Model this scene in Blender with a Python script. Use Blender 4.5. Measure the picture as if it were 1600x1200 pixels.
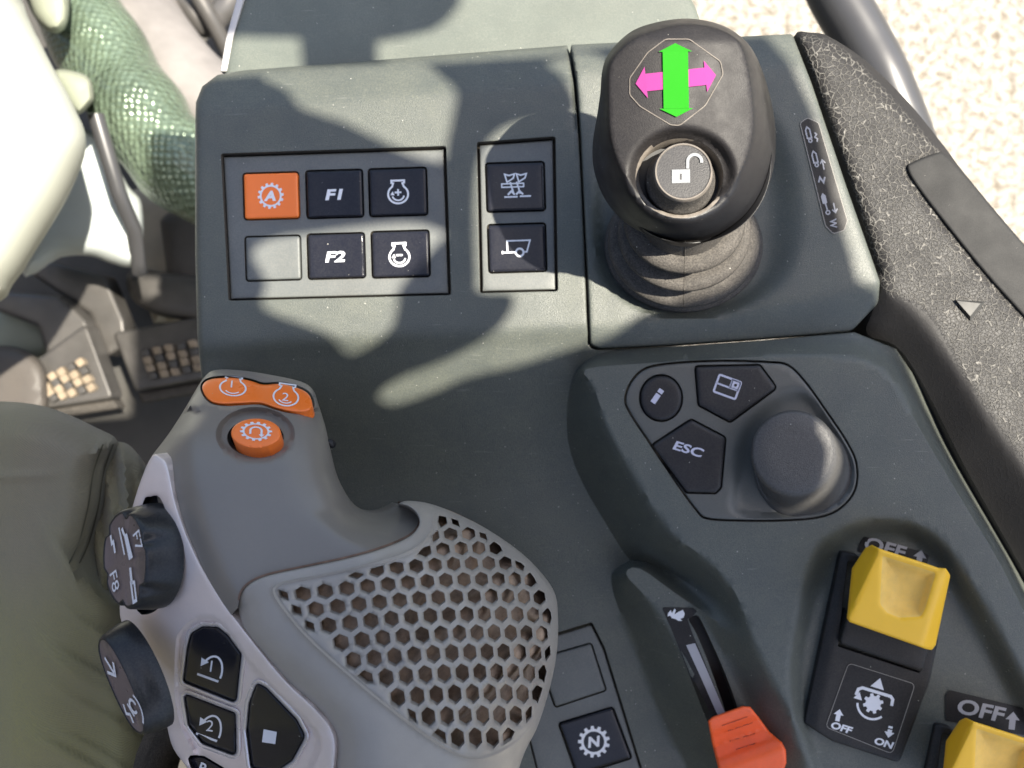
import bpy, bmesh, math, random
import numpy as np
from mathutils import Vector
from mathutils.geometry import delaunay_2d_cdt
random.seed(7); rng = np.random.default_rng(5)
S = bpy.context.scene
for o in list(bpy.data.objects): bpy.data.objects.remove(o)
C = S.collection
R = math.radians

# ---------------------------------------------------------------- camera
D = 0.31                     # camera height over the console face (metres)
LENS = 28.0; F = 1600*LENS/36.0
cam_d = bpy.data.cameras.new('camera'); cam = bpy.data.objects.new('camera', cam_d); C.objects.link(cam)
cam.location = (0, 0, D); cam_d.lens = LENS; cam_d.sensor_width = 36
cam_d.clip_start = 0.005; cam_d.clip_end = 60
cam_d.dof.use_dof = True; cam_d.dof.focus_distance = 0.255; cam_d.dof.aperture_fstop = 15
S.camera = cam
# ---------------------------------------------------------------- sky and sun
SUN = Vector((0.447, 0.067, 0.893)).normalized()
w = bpy.data.worlds.new('World'); S.world = w; w.use_nodes = True
nt = w.node_tree; bg = nt.nodes['Background']
sky = nt.nodes.new('ShaderNodeTexSky'); sky.sky_type = 'NISHITA'; sky.sun_disc = False
sky.sun_elevation = math.asin(SUN.z); sky.sun_rotation = math.atan2(SUN.x, SUN.y)
sky.air_density = 1.0; sky.dust_density = 2.5; sky.ozone_density = 0.8
nt.links.new(sky.outputs[0], bg.inputs[0]); bg.inputs[1].default_value = 0.098
sd = bpy.data.lights.new('sun', 'SUN'); sd.energy = 4.8; sd.angle = R(0.75); sd.color = (1, 0.93, 0.80)
so = bpy.data.objects.new('sun', sd); C.objects.link(so)
so.rotation_euler = SUN.to_track_quat('Z', 'Y').to_euler(); so.location = SUN*2
S.view_settings.view_transform = 'Standard'; S.view_settings.look = 'None'
S.view_settings.gamma = 1; S.view_settings.exposure = 1.45
S.view_settings.use_curve_mapping = False
S.render.engine = 'CYCLES'

# ---------------------------------------------------------------- helpers
def P(px, py, z):            # z in metres
    k = (D - z)/F
    return np.stack([(np.asarray(px, float)-800)*k, (600-np.asarray(py, float))*k, np.zeros_like(np.asarray(px, float))+z], -1)

def props(o, label=None, cat=None, group=None, kind=None):
    if label: o['label'] = label
    if cat: o['category'] = cat
    if group: o['group'] = group
    if kind: o['kind'] = kind
    return o

def empty(name, loc, label, cat, group=None, kind=None):
    o = bpy.data.objects.new(name, None); C.objects.link(o); o.location = loc; o.empty_display_size = 0.01
    return props(o, label, cat, group, kind)

class MB:
    def __init__(s): s.v = []; s.f = []; s.m = []
    def add(s, V, Fc, mi=0):
        n = len(s.v); s.v += [tuple(map(float, p)) for p in V]
        for k, f in enumerate(Fc):
            s.f.append([n+i for i in f]); s.m.append(mi if np.isscalar(mi) else mi[k])
    def build(s, name, mats, parent=None, ang=40, weld=2e-6, loc=None):
        off = Vector((0, 0, 0))
        if parent is not None:
            p = parent
            while p: off += p.location; p = p.parent
        if loc is not None: off = Vector(loc)
        me = bpy.data.meshes.new(name)
        me.from_pydata([(x-off.x, y-off.y, z-off.z) for x, y, z in s.v], [], s.f)
        for m in mats: me.materials.append(m)
        me.polygons.foreach_set('material_index', s.m)
        bm = bmesh.new(); bm.from_mesh(me)
        bmesh.ops.remove_doubles(bm, verts=bm.verts, dist=weld)
        bm.to_mesh(me); bm.free()
        me.polygons.foreach_set('use_smooth', [True]*len(me.polygons))
        me.update()
        me.set_sharp_from_angle(angle=R(ang))
        o = bpy.data.objects.new(name, me); C.objects.link(o)
        if parent is not None: o.parent = parent
        elif loc is not None: o.location = off
        return o

def dens(pts, step, closed=True):
    out = []; n = len(pts)
    for i in range(n if closed else n-1):
        a = np.array(pts[i], float); b = np.array(pts[(i+1) % n], float)
        k = max(1, int(math.ceil(np.hypot(*(b-a))/step)))
        for j in range(k): out.append(tuple(a+(b-a)*j/k))
    if not closed: out.append(tuple(pts[-1]))
    return out
def smooth(pts, n=6, closed=True):
    p = [np.array(q, float) for q in pts]; N = len(p); out = []
    for i in range(N if closed else N-1):
        if closed: a, b, c, d = p[i-1], p[i], p[(i+1) % N], p[(i+2) % N]
        else: a, b, c, d = p[max(i-1, 0)], p[i], p[i+1], p[min(i+2, N-1)]
        for j in range(n):
            t = j/n
            out.append(tuple(0.5*((2*b)+(c-a)*t+(2*a-5*b+4*c-d)*t*t+(3*b-a-3*c+d)*t**3)))
    if not closed: out.append(tuple(p[-1]))
    return out
def rpoly(pts, r, n=5):      # rounded polygon; r number or list
    out = []; N = len(pts)
    for i in range(N):
        a, b, c = (np.array(pts[(i+k) % N], float) for k in (-1, 0, 1))
        rr = r[i] if hasattr(r, '__len__') else r
        u = a-b; v = c-b; lu = np.hypot(*u); lv = np.hypot(*v); u = u/lu; v = v/lv
        ang = math.acos(max(-1, min(1, float(u@v))))
        d = min(rr/max(1e-6, math.tan(ang/2)), lu*0.48, lv*0.48)
        p0 = b+u*d; p1 = b+v*d
        if rr <= 0: out.append(tuple(b)); continue
        for j in range(n+1):
            t = j/n; out.append(tuple((1-t)**2*p0+2*t*(1-t)*b+t*t*p1))
    return out
def sdf(poly, X, Y):         # + inside
    poly = np.array(poly, float); X = np.asarray(X, float); Y = np.asarray(Y, float)
    d = np.full(X.shape, 1e18); ins = np.zeros(X.shape, bool)
    A = poly; B = np.roll(poly, -1, 0)
    for (ax, ay), (bx, by) in zip(A, B):
        ex, ey = bx-ax, by-ay; L = ex*ex+ey*ey
        if L < 1e-12: continue
        t = np.clip(((X-ax)*ex+(Y-ay)*ey)/L, 0, 1)
        d = np.minimum(d, (X-ax-t*ex)**2+(Y-ay-t*ey)**2)
        c = ((ay > Y) != (by > Y))
        if ey != 0: ins ^= c & (X < (Y-ay)*ex/ey+ax)
    return np.where(ins, 1, -1)*np.sqrt(d)
def area(p):
    p = np.array(p); q = np.roll(p, -1, 0); return 0.5*np.sum(p[:, 0]*q[:, 1]-q[:, 0]*p[:, 1])
def inset(pts, d):           # offset inward by d
    p = np.array(pts, float); n = len(p); s = 1 if area(p) > 0 else -1
    e = np.roll(p, -1, 0)-p; e /= np.maximum(1e-9, np.hypot(e[:, 0], e[:, 1]))[:, None]
    nr = np.stack([-e[:, 1], e[:, 0]], 1)*s; nn = nr+np.roll(nr, 1, 0)
    l = np.maximum(0.35, np.hypot(nn[:, 0], nn[:, 1])/2); nn = nn/np.maximum(1e-9, np.hypot(nn[:, 0], nn[:, 1]))[:, None]/l[:, None]
    return [tuple(q) for q in p+nn*d]
def sstep(t): t = np.clip(t, 0, 1); return t*t*(3-2*t)
def roll(d, r, h):           # edge roll-off: 0 beyond r, -h at d=0 (quarter ellipse)
    t = np.clip(1-d/r, 0, 1); return -h*(1-np.sqrt(np.maximum(0, 1-t*t)))
def loftz(base, out, inn, zi, X, Y, ease=sstep):
    a = sdf(out, X, Y); b = sdf(inn, X, Y)
    t = np.where(b >= 0, 1, np.where(a <= 0, 0, np.maximum(a, 0)/np.maximum(1e-6, np.maximum(a, 0)+np.maximum(-b, 0))))
    t = ease(t); return base*(1-t)+zi*t

def sheet(mb, outline, zf, holes=(), sp=10, rings=(), wall=0.0, wdir=(0, 0, -1), hwall=0.0, hdz=0.0, mi=0, mw=None, mh=None,
          loops=(), mapf=P, step=None, close=False):
    """surface over a px-space outline; zf(X,Y) metres; crisp outline, holes with walls"""
    step = step or sp
    loop0 = dens(outline, step); allp = list(loop0); edges = [(i, (i+1) % len(loop0)) for i in range(len(loop0))]
    zoff = [0.0]*len(allp)
    hl = []
    for h in holes:
        q = dens(h, step); n = len(allp); allp += q; zoff += [hdz]*len(q)
        edges += [(n+i, n+(i+1) % len(q)) for i in range(len(q))]; hl.append(q)
    for h in loops:
        q = dens(h, step); n = len(allp); allp += q; zoff += [0]*len(q)
        edges += [(n+i, n+(i+1) % len(q)) for i in range(len(q))]
    last = 0
    for r in rings:
        q = np.array(dens(inset(outline, r), step)); s = sdf(outline, q[:, 0], q[:, 1])
        k = s > r*0.93
        allp += [tuple(p) for p in q[k]]; zoff += [0]*int(k.sum()); last = r
    xs = [p[0] for p in outline]; ys = [p[1] for p in outline]
    gx, gy = np.meshgrid(np.arange(min(xs)+sp*.37, max(xs), sp), np.arange(min(ys)+sp*.41, max(ys), sp))
    gx = gx + (np.arange(gx.shape[0])[:, None] % 2)*sp*0.5
    gx = gx.ravel(); gy = gy.ravel()
    s = sdf(outline, gx, gy); k = s > last+sp*0.45
    for h in hl: 
        k[k] = sdf(h, gx[k], gy[k]) < -sp*0.35
    for h in loops:
        k[k] = np.abs(sdf(h, gx[k], gy[k])) > sp*0.3
    allp += list(zip(gx[k], gy[k])); zoff += [0]*int(k.sum())
    r = delaunay_2d_cdt([Vector((float(a), float(b))) for a, b in allp], edges, [], 0, 1e-4)
    V2 = np.array([tuple(v) for v in r[0]]); tri = [list(f) for f in r[2]]
    zo = np.array([zoff[o[0]] if len(o) else 0.0 for o in r[3]])
    cen = np.array([V2[f].mean(0) for f in tri])
    keep = sdf(loop0, cen[:, 0], cen[:, 1]) > 0
    for h in hl:
        hh = np.array(h); b = (cen[:, 0] > hh[:, 0].min()) & (cen[:, 0] < hh[:, 0].max()) & (cen[:, 1] > hh[:, 1].min()) & (cen[:, 1] < hh[:, 1].max()) & keep
        if b.any(): keep[b] = sdf(h, cen[b, 0], cen[b, 1]) < 0
    Z = zf(V2[:, 0], V2[:, 1]) + zo
    V = mapf(V2[:, 0], V2[:, 1], Z)
    fs = []
    for f, kk in zip(tri, keep):
        if not kk: continue
        a, b, c = V2[f[0]], V2[f[1]], V2[f[2]]
        cr = (b[0]-a[0])*(c[1]-a[1])-(b[1]-a[1])*(c[0]-a[0])
        fs.append(f if cr < 0 else f[::-1])     # py points down: flip so normals face +z
    mb.add(V, fs, mi)
    viewdir = isinstance(wdir, str); wd = None if viewdir else np.array(wdir, float)
    def walls(loop, depth, zz, flip, m, cap=False):
        q = np.array(loop); Zt = zf(q[:, 0], q[:, 1])+zz; T = mapf(q[:, 0], q[:, 1], Zt); n = len(q)
        if viewdir: dv = T-np.array([0, 0, D]); dv /= np.linalg.norm(dv, axis=1)[:, None]; B = T+dv*depth; B[:, :2] = B[:, :2]+(B[:, :2].mean(0)-B[:, :2])*0.06
        else: B = T+wd*depth
        mb.add(np.concatenate([T, B]), [([i, (i+1) % n, n+(i+1) % n, n+i] if flip else [i, n+i, n+(i+1) % n, (i+1) % n]) for i in range(n)], m)
        if cap: mb.add(B, [list(range(n))[::(1 if flip else -1)]], m)
    if wall: walls(loop0, wall, 0, area(loop0) > 0, mi if mw is None else mw, close)
    if hwall:
        viewdir = False; wd = np.array((0, 0, -1.0))
        for h in hl: walls(h, hwall, hdz, area(h) < 0, mi if mh is None else mh)

def const(z): return lambda X, Y: np.zeros_like(X)+z
def slab(mb, outline, z, depth, bev=3, bh=0.0006, mi=0, mw=None, sp=14, extra=None, wdir=(0, 0, -1), step=None):
    """button-like body: rounded-over top edge"""
    zf0 = z if callable(z) else const(z)
    def zf(X, Y):
        d = sdf(outline, X, Y); q = zf0(X, Y)+roll(np.maximum(d, 0), bev, bh)
        return q+(extra(X, Y) if extra else 0)
    sheet(mb, outline, zf, sp=sp, rings=(bev*0.12, bev*0.35, bev*0.65, bev), wall=depth, wdir=wdir, mi=mi, mw=mw, step=step or 6)
    return zf

# ---- icons: flat shapes through a mapper m(u,v)->Nx3
def pxmap(cx, cy, sx, sy=None, rot=0, zf=None, eps=0.00012, shear=0):
    sy = sy or sx; c, s = math.cos(R(rot)), math.sin(R(rot))
    def m(u, v):
        u = np.asarray(u, float); v = np.asarray(v, float); u = u+shear*v
        X = cx+(u*sx)*c-(-v*sy)*s; Y = cy+(u*sx)*s+(-v*sy)*c
        return P(X, Y, (zf(X, Y) if callable(zf) else zf)+eps)
    return m
def frame_map(o, ex, ey, n, eps=0.0001):
    o, ex, ey, n = (np.array(a, float) for a in (o, ex, ey, n))
    return lambda u, v: o+np.outer(np.asarray(u, float), ex)+np.outer(np.asarray(v, float), ey)+n*eps
def stroke(mb, m, pts, wd, mi=1, closed=False, caps=True):
    p = np.array(pts, float); n = len(p); h = wd/2
    if closed: p = np.vstack([p, p[:1]]); n += 1
    t = np.gradient(p, axis=0)
    if closed: t[0] = t[-1] = (p[1]-p[0])+(p[-1]-p[-2])
    seg = p[1:]-p[:-1]; sl = np.maximum(1e-9, np.hypot(seg[:, 0], seg[:, 1]))
    nr = np.stack([-seg[:, 1], seg[:, 0]], 1)/sl[:, None]
    nv = np.zeros_like(p); nv[:-1] += nr; nv[1:] += nr
    if closed: nv[0] = nv[-1] = nr[0]+nr[-1]
    l = np.hypot(nv[:, 0], nv[:, 1]); k = nv/np.maximum(1e-9, l)[:, None]
    mit = np.ones(n)
    for i in range(n):
        a = nr[min(i, n-2)]; c = abs(float(a@k[i])); mit[i] = 1/max(0.5, c)
    A = p+k*h*mit[:, None]; B = p-k*h*mit[:, None]
    q = np.concatenate([A, B]); V = m(q[:, 0], q[:, 1])
    mb.add(V, [[i, n+i, n+i+1, i+1] for i in range(n-1)], mi)
def fill(mb, m, pts, mi=1):
    p = np.array(pts, float); V = m(p[:, 0], p[:, 1]); f = list(range(len(p)))
    mb.add(V, [f if area(p) > 0 else f[::-1]], mi)
def arc(cx, cy, r, a0, a1, n=20, ry=None):
    return [(cx+r*math.cos(R(a0+(a1-a0)*i/n)), cy+(ry or r)*math.sin(R(a0+(a1-a0)*i/n))) for i in range(n+1)]
_tc = {}
def text(mb, m, s, size=1.0, mi=1, bold=0.0, cx=0, cy=0, stretch=1.0):
    key = (s, bold)
    if key not in _tc:
        cu = bpy.data.curves.new('t', 'FONT'); cu.body = s; cu.align_x = 'CENTER'; cu.align_y = 'CENTER'; cu.offset = bold; cu.resolution_u = 4
        cu.fill_mode = 'FRONT'
        ob = bpy.data.objects.new('t', cu); C.objects.link(ob); dg = bpy.context.evaluated_depsgraph_get(); me = ob.evaluated_get(dg).to_mesh()
        vs = np.array([v.co[:2] for v in me.vertices]); fs = [list(p.vertices) for p in me.polygons]
        vs -= (vs.max(0)+vs.min(0))/2
        _tc[key] = (vs/(vs[:, 1].max()-vs[:, 1].min()), fs); bpy.data.objects.remove(ob); bpy.data.curves.remove(cu)
    vs, fs = _tc[key]; q = vs*[size*stretch, size]+[cx, cy]
    out = []
    for f in fs: out.append(f if area(q[f]) > 0 else f[::-1])
    mb.add(m(q[:, 0], q[:, 1]), out, mi)
def gear(mb, m, r, n=14, wd=0.12, th=0.16, mi=1, duty=0.5):
    # ring made of closed teeth outline: outer profile + inner circle as quads
    N = n*8; A = []; B = []
    for i in range(N):
        a = 2*math.pi*i/N; ph = (i % 8)/8
        ro = r+(th if ph < duty else 0); A.append((ro*math.cos(a), ro*math.sin(a))); B.append(((r-wd)*math.cos(a), (r-wd)*math.sin(a)))
    q = np.array(A+B); V = m(q[:, 0], q[:, 1])
    mb.add(V, [[N+i, i, (i+1) % N, N+(i+1) % N] for i in range(N)], mi)
def engine(mb, m, wd=0.14, mi=1, ry=1.0):
    a = [(0.42, 0.72), (0.42, 0.5)]; body = [(math.sin(R(t))*0.78, -0.12+math.cos(R(t))*0.72*ry) for t in range(36, 325, 9)]
    pts = [(0.5, 0.95), (0.5, 0.78), (0.36, 0.74)]+body+[(-0.36, 0.74), (-0.5, 0.78), (-0.5, 0.95)]
    stroke(mb, m, pts, wd, mi, closed=True)

def tube(mb, pts, rad, mi=0, n=20):
    pts = [Vector(p) for p in pts]; rs = []
    for i, p in enumerate(pts):
        t = (pts[min(i+1, len(pts)-1)]-pts[max(i-1, 0)]).normalized(); r = rad[i] if hasattr(rad, '__len__') else rad
        e1 = t.cross(Vector((0, 0, 1)));  e1 = e1.normalized() if e1.length > 1e-3 else Vector((1, 0, 0)); e2 = t.cross(e1).normalized()
        rs.append(np.array([np.array(p+e1*r*math.cos(2*math.pi*k/n)+e2*r*math.sin(2*math.pi*k/n)) for k in range(n)]))
    for a, b in zip(rs[:-1], rs[1:]): mb.add(np.concatenate([a, b]), [[i, n+i, n+(i+1) % n, (i+1) % n] for i in range(n)], mi)
    mb.add(rs[0], [list(range(n))], mi); mb.add(rs[-1], [list(range(n))[::-1]], mi)
# ---------------------------------------------------------------- materials
def nod(nt, t, **k):
    n = nt.nodes.new(t)
    for a, b in k.items(): setattr(n, a, b)
    return n
def mat(name, col, rough=0.5, metal=0.0, spec=0.5, dust=0.0, dustcol=(0.32, 0.30, 0.25), specks=0.0, grain=0.0, gscale=2500, var=0.12, vscale=25,
        bevel=0.0, coat=0.0, scratch=0.0, extra=None, sheen=0.0):
    m = bpy.data.materials.new(name); m.use_nodes = True; nt = m.node_tree; L = nt.links.new
    b = nt.nodes['Principled BSDF']; tc = nod(nt, 'ShaderNodeTexCoord'); O = tc.outputs['Object']
    b.inputs['Roughness'].default_value = rough; b.inputs['Metallic'].default_value = metal
    b.inputs['Specular IOR Level'].default_value = spec; b.inputs['Coat Weight'].default_value = coat; b.inputs['Coat Roughness'].default_value = 0.08
    if sheen: b.inputs['Sheen Weight'].default_value = sheen; b.inputs['Sheen Roughness'].default_value = 0.5
    def noise(sc, det=3, rg=0.5):
        n = nod(nt, 'ShaderNodeTexNoise'); n.inputs['Scale'].default_value = sc; n.inputs['Detail'].default_value = det; n.inputs['Roughness'].default_value = rg
        L(O, n.inputs['Vector']); return n.outputs['Fac']
    def rng_(x, a, b_, c, d):
        r = nod(nt, 'ShaderNodeMapRange'); L(x, r.inputs[0]); r.inputs[1].default_value = a; r.inputs[2].default_value = b_; r.inputs[3].default_value = c; r.inputs[4].default_value = d; return r.outputs[0]
    def mix(f, a, c):
        x = nod(nt, 'ShaderNodeMix', data_type='RGBA')
        if isinstance(f, float): x.inputs[0].default_value = f
        else: L(f, x.inputs[0])
        for i, s in ((6, a), (7, c)):
            if isinstance(s, tuple): x.inputs[i].default_value = (*s[:3], 1)
            else: L(s, x.inputs[i])
        return x.outputs[2]
    lo = tuple(c*(1-var) for c in col); hi = tuple(c*(1+var) for c in col)
    base = mix(rng_(noise(vscale, 5, 0.65), 0.3, 0.7, 0, 1), lo, hi)
    if dust:
        d1 = rng_(noise(vscale*2.3, 6, 0.7), 0.35, 0.80, 0.45, 0.95); d2 = rng_(noise(1800, 2, 0.6), 0.35, 0.7, 0.3, 1)
        mm = nod(nt, 'ShaderNodeMath', operation='MULTIPLY'); L(d1, mm.inputs[0]); L(d2, mm.inputs[1])
        m2 = nod(nt, 'ShaderNodeMath', operation='MULTIPLY'); L(mm.outputs[0], m2.inputs[0]); m2.inputs[1].default_value = dust
        base = mix(m2.outputs[0], base, dustcol)
    if specks:
        v = nod(nt, 'ShaderNodeTexVoronoi'); v.inputs['Scale'].default_value = 480; L(O, v.inputs['Vector'])
        sz = nod(nt, 'ShaderNodeSeparateColor'); L(v.outputs['Color'], sz.inputs[0])
        th = rng_(sz.outputs[0], 1-specks, 1.0, 0.02, 0.12)
        lt = nod(nt, 'ShaderNodeMath', operation='LESS_THAN'); L(v.outputs['Distance'], lt.inputs[0]); L(th, lt.inputs[1])
        mm = nod(nt, 'ShaderNodeMath', operation='MULTIPLY'); L(lt.outputs[0], mm.inputs[0]); mm.inputs[1].default_value = 0.75
        base = mix(mm.outputs[0], base, (0.5, 0.48, 0.42))
    if scratch:
        mp = nod(nt, 'ShaderNodeMapping'); L(O, mp.inputs[0]); mp.inputs['Rotation'].default_value = (0, 0, 0.9); mp.inputs['Scale'].default_value = (1, 14, 1)
        wn = nod(nt, 'ShaderNodeTexNoise'); wn.inputs['Scale'].default_value = 90; wn.inputs['Detail'].default_value = 4; L(mp.outputs[0], wn.inputs['Vector'])
        sc = rng_(wn.outputs['Fac'], 0.66, 0.74, 0, scratch); base = mix(sc, base, (0.28, 0.28, 0.25))
    L(base, b.inputs['Base Color'])
    L(rng_(noise(vscale*3, 4), 0.3, 0.7, max(0.03, rough-0.06), min(1, rough+0.08)), b.inputs['Roughness'])
    nrm = None
    if bevel:
        bv = nod(nt, 'ShaderNodeBevel', samples=4); bv.inputs[0].default_value = bevel; nrm = bv.outputs[0]
    if grain:
        bp = nod(nt, 'ShaderNodeBump'); bp.inputs['Strength'].default_value = grain; bp.inputs['Distance'].default_value = 0.0002
        L(noise(gscale, 2, 0.6), bp.inputs['Height'])
        if nrm: L(nrm, bp.inputs['Normal'])
        nrm = bp.outputs[0]
    if nrm: L(nrm, b.inputs['Normal'])
    if extra: extra(nt, b, O, noise, rng_, mix)
    return m
M = {}
M['panel'] = mat('console plastic', (0.054, 0.063, 0.062), 0.43, dust=0.38, dustcol=(0.27, 0.27, 0.19), specks=0.25, grain=0.8, var=0.05, bevel=0.0006, scratch=0.22)
M['module'] = mat('switch module plastic', (0.090, 0.100, 0.100), 0.50, dust=0.3, specks=0.06, grain=0.3, bevel=0.0003)
M['grime'] = mat('grime in the gaps', (0.035, 0.03, 0.025), 0.8, dust=0.45, dustcol=(0.20, 0.16, 0.11), vscale=90)
M['black'] = mat('dark gap plastic', (0.012, 0.012, 0.013), 0.5, dust=0.1, dustcol=(0.1, 0.09, 0.08))
M['gloss'] = mat('black glossy button', (0.006, 0.007, 0.013), 0.18, spec=0.35, dust=0.10, dustcol=(0.2, 0.19, 0.17), specks=0.16, bevel=0.0004, grain=0.04)
M['satin'] = mat('black satin button', (0.012, 0.012, 0.016), 0.42, spec=0.32, dust=0.12, specks=0.05, grain=0.25, bevel=0.0004)
M['orange'] = mat('orange button', (0.92, 0.19, 0.02), 0.32, var=0.05, dust=0.05, specks=0.05, bevel=0.0004, coat=0.2)
M['white'] = mat('white print', (0.72, 0.73, 0.76), 0.5, var=0.04)
M['greyprint'] = mat('grey print', (0.36, 0.36, 0.38), 0.5, var=0.05)
M['lavender'] = mat('pale lavender print', (0.52, 0.52, 0.62), 0.5, var=0.05)
M['lever'] = mat('lever grey rubber', (0.175, 0.160, 0.140), 0.35, var=0.06, dust=0.1, dustcol=(0.3, 0.27, 0.23), grain=0.12, gscale=3500, bevel=0.0005)
M['grille'] = mat('palm grille rubber', (0.31, 0.285, 0.25), 0.38, var=0.08, dust=0.10, dustcol=(0.30, 0.26, 0.21), grain=0.15, vscale=60, bevel=0.0004)
M['foam'] = mat('dusty brown foam', (0.34, 0.24, 0.165), 0.95, var=0.45, vscale=180, dust=0.4, dustcol=(0.42, 0.32, 0.24), grain=1.0, gscale=900)
M['rust'] = mat('brown grime line', (0.16, 0.10, 0.07), 0.9, var=0.4, vscale=300, grain=0.6, gscale=1500)
M['silver'] = mat('pinkish silver paint', (0.76, 0.68, 0.65), 0.38, metal=0.35, var=0.05, vscale=40, grain=0.12, gscale=4500, dust=0.08, bevel=0.0004)
M['chrome'] = mat('worn silver rim', (0.80, 0.76, 0.76), 0.25, metal=0.5, var=0.08, bevel=0.0004, dust=0.05)
M['joy'] = mat('joystick black plastic', (0.011, 0.011, 0.013), 0.42, spec=0.35, dust=0.08, dustcol=(0.07, 0.065, 0.06), specks=0.05, grain=0.14, bevel=0.0006, vscale=45)
M['joytop'] = mat('joystick matte top', (0.012, 0.011, 0.012), 0.55, spec=0.3, dust=0.24, dustcol=(0.10, 0.09, 0.083), specks=0.10, grain=0.35, vscale=55, bevel=0.0005)
M['rubber'] = mat('bellows rubber', (0.018, 0.017, 0.017), 0.7, spec=0.25, dust=0.75, dustcol=(0.20, 0.18, 0.155), specks=0.05, grain=0.8, gscale=1400, vscale=60)
M['green'] = mat('green decal', (0.02, 0.23, 0.012), 0.8, spec=0.1, var=0.03)
M['magenta'] = mat('magenta decal', (0.30, 0.045, 0.19), 0.8, spec=0.1, var=0.03)
M['ringdust'] = mat('dusty worn edge', (0.15, 0.13, 0.11), 0.7, var=0.3, vscale=200, grain=0.3)
M['knob'] = mat('knob speckled plastic', (0.035, 0.034, 0.034), 0.36, var=0.35, vscale=1100, dust=0.6, dustcol=(0.15, 0.145, 0.135), specks=0.08, grain=0.8, gscale=2600, bevel=0.0008)
M['yellow'] = mat('yellow plastic', (1.0, 0.56, 0.015), 0.36, var=0.04, dust=0.08, dustcol=(0.5, 0.4, 0.25), grain=0.1, bevel=0.0007)
M['yellowworn'] = mat('scuffed yellow plastic', (0.92, 0.58, 0.11), 0.6, var=0.12, vscale=120, dust=0.2, dustcol=(0.6, 0.45, 0.3), grain=0.3, bevel=0.0005)
M['slider'] = mat('orange red slider', (0.92, 0.115, 0.02), 0.42, var=0.10, vscale=120, dust=0.14, dustcol=(0.3, 0.12, 0.06), grain=0.3, bevel=0.0005)
M['frame'] = mat('switch frame black', (0.012, 0.013, 0.014), 0.42, spec=0.25, dust=0.2, dustcol=(0.2, 0.17, 0.14), specks=0.06, grain=0.3, bevel=0.0005, vscale=50)
M['decal'] = mat('dark decal film', (0.010, 0.010, 0.012), 0.4, spec=0.2, dust=0.1, specks=0.06)
M['lid'] = mat('storage lid plastic', (0.085, 0.10, 0.088), 0.55, dust=0.35, dustcol=(0.28, 0.28, 0.22), specks=0.08, grain=0.3, scratch=0.3, bevel=0.001)
M['trim'] = mat('light grey trim', (0.5, 0.48, 0.46), 0.5)
M['offwhite'] = mat('warm white column plastic', (0.50, 0.52, 0.46), 0.5, var=0.06, vscale=6)
M['white2'] = mat('white painted steel', (0.50, 0.54, 0.53), 0.45, var=0.05, vscale=8)
M['sage'] = mat('sage grey cab trim', (0.24, 0.26, 0.20), 0.6, vscale=8, dust=0.2)
M['mat'] = mat('rubber floor mat', (0.045, 0.045, 0.044), 0.7, dust=0.35, dustcol=(0.16, 0.135, 0.10), vscale=12, grain=1, gscale=200)
M['pedal'] = mat('worn pedal steel', (0.075, 0.072, 0.07), 0.42, metal=0.3, dust=0.35, dustcol=(0.20, 0.18, 0.155), vscale=18, var=0.3)
M['mud'] = mat('dried mud', (0.27, 0.215, 0.155), 0.9, vscale=60, var=0.3)
M['darkpl'] = mat('dark cab plastic', (0.06, 0.055, 0.052), 0.6, dust=0.35, dustcol=(0.2, 0.16, 0.12), vscale=20)
M['tube'] = mat('rail grey paint', (0.05, 0.05, 0.053), 0.35, vscale=10)
M['lockprint'] = mat('faded white print', (0.20, 0.21, 0.22), 0.6)
M['line'] = mat('pale worn line', (0.30, 0.28, 0.25), 0.7)

def leather(nt, b, O, noise, rng_, mix):
    L = nt.links.new
    dn = nod(nt, 'ShaderNodeTexNoise'); dn.inputs['Scale'].default_value = 260; dn.inputs['Detail'].default_value = 3; L(O, dn.inputs['Vector'])
    vm = nod(nt, 'ShaderNodeVectorMath', operation='MULTIPLY_ADD'); L(dn.outputs['Color'], vm.inputs[0]); vm.inputs[1].default_value = (0.0014,)*3; L(O, vm.inputs[2])
    hs = []
    for sc in (420, 760):
        v = nod(nt, 'ShaderNodeTexVoronoi', feature='DISTANCE_TO_EDGE'); v.inputs['Scale'].default_value = sc; L(vm.outputs[0], v.inputs['Vector']); hs.append(v.outputs['Distance'])
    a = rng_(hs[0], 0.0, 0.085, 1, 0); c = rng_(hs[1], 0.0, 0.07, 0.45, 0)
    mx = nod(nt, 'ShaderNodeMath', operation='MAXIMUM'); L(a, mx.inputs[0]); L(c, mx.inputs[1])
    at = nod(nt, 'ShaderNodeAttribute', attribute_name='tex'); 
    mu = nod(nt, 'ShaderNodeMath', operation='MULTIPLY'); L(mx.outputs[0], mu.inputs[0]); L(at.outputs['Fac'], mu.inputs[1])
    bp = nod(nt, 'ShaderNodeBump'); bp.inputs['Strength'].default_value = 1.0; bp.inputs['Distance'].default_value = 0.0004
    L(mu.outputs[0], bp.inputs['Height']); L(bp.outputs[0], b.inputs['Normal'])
    cr = mix(rng_(mu.outputs[0], 0.15, 0.9, 0, 1), (0.020, 0.019, 0.019), (0.21, 0.20, 0.18))  # ridges painted paler, putting the sun they catch into the colour
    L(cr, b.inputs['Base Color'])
M['pad'] = mat('embossed black armrest', (0.03, 0.03, 0.03), 0.55, spec=0.3, extra=leather)
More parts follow.
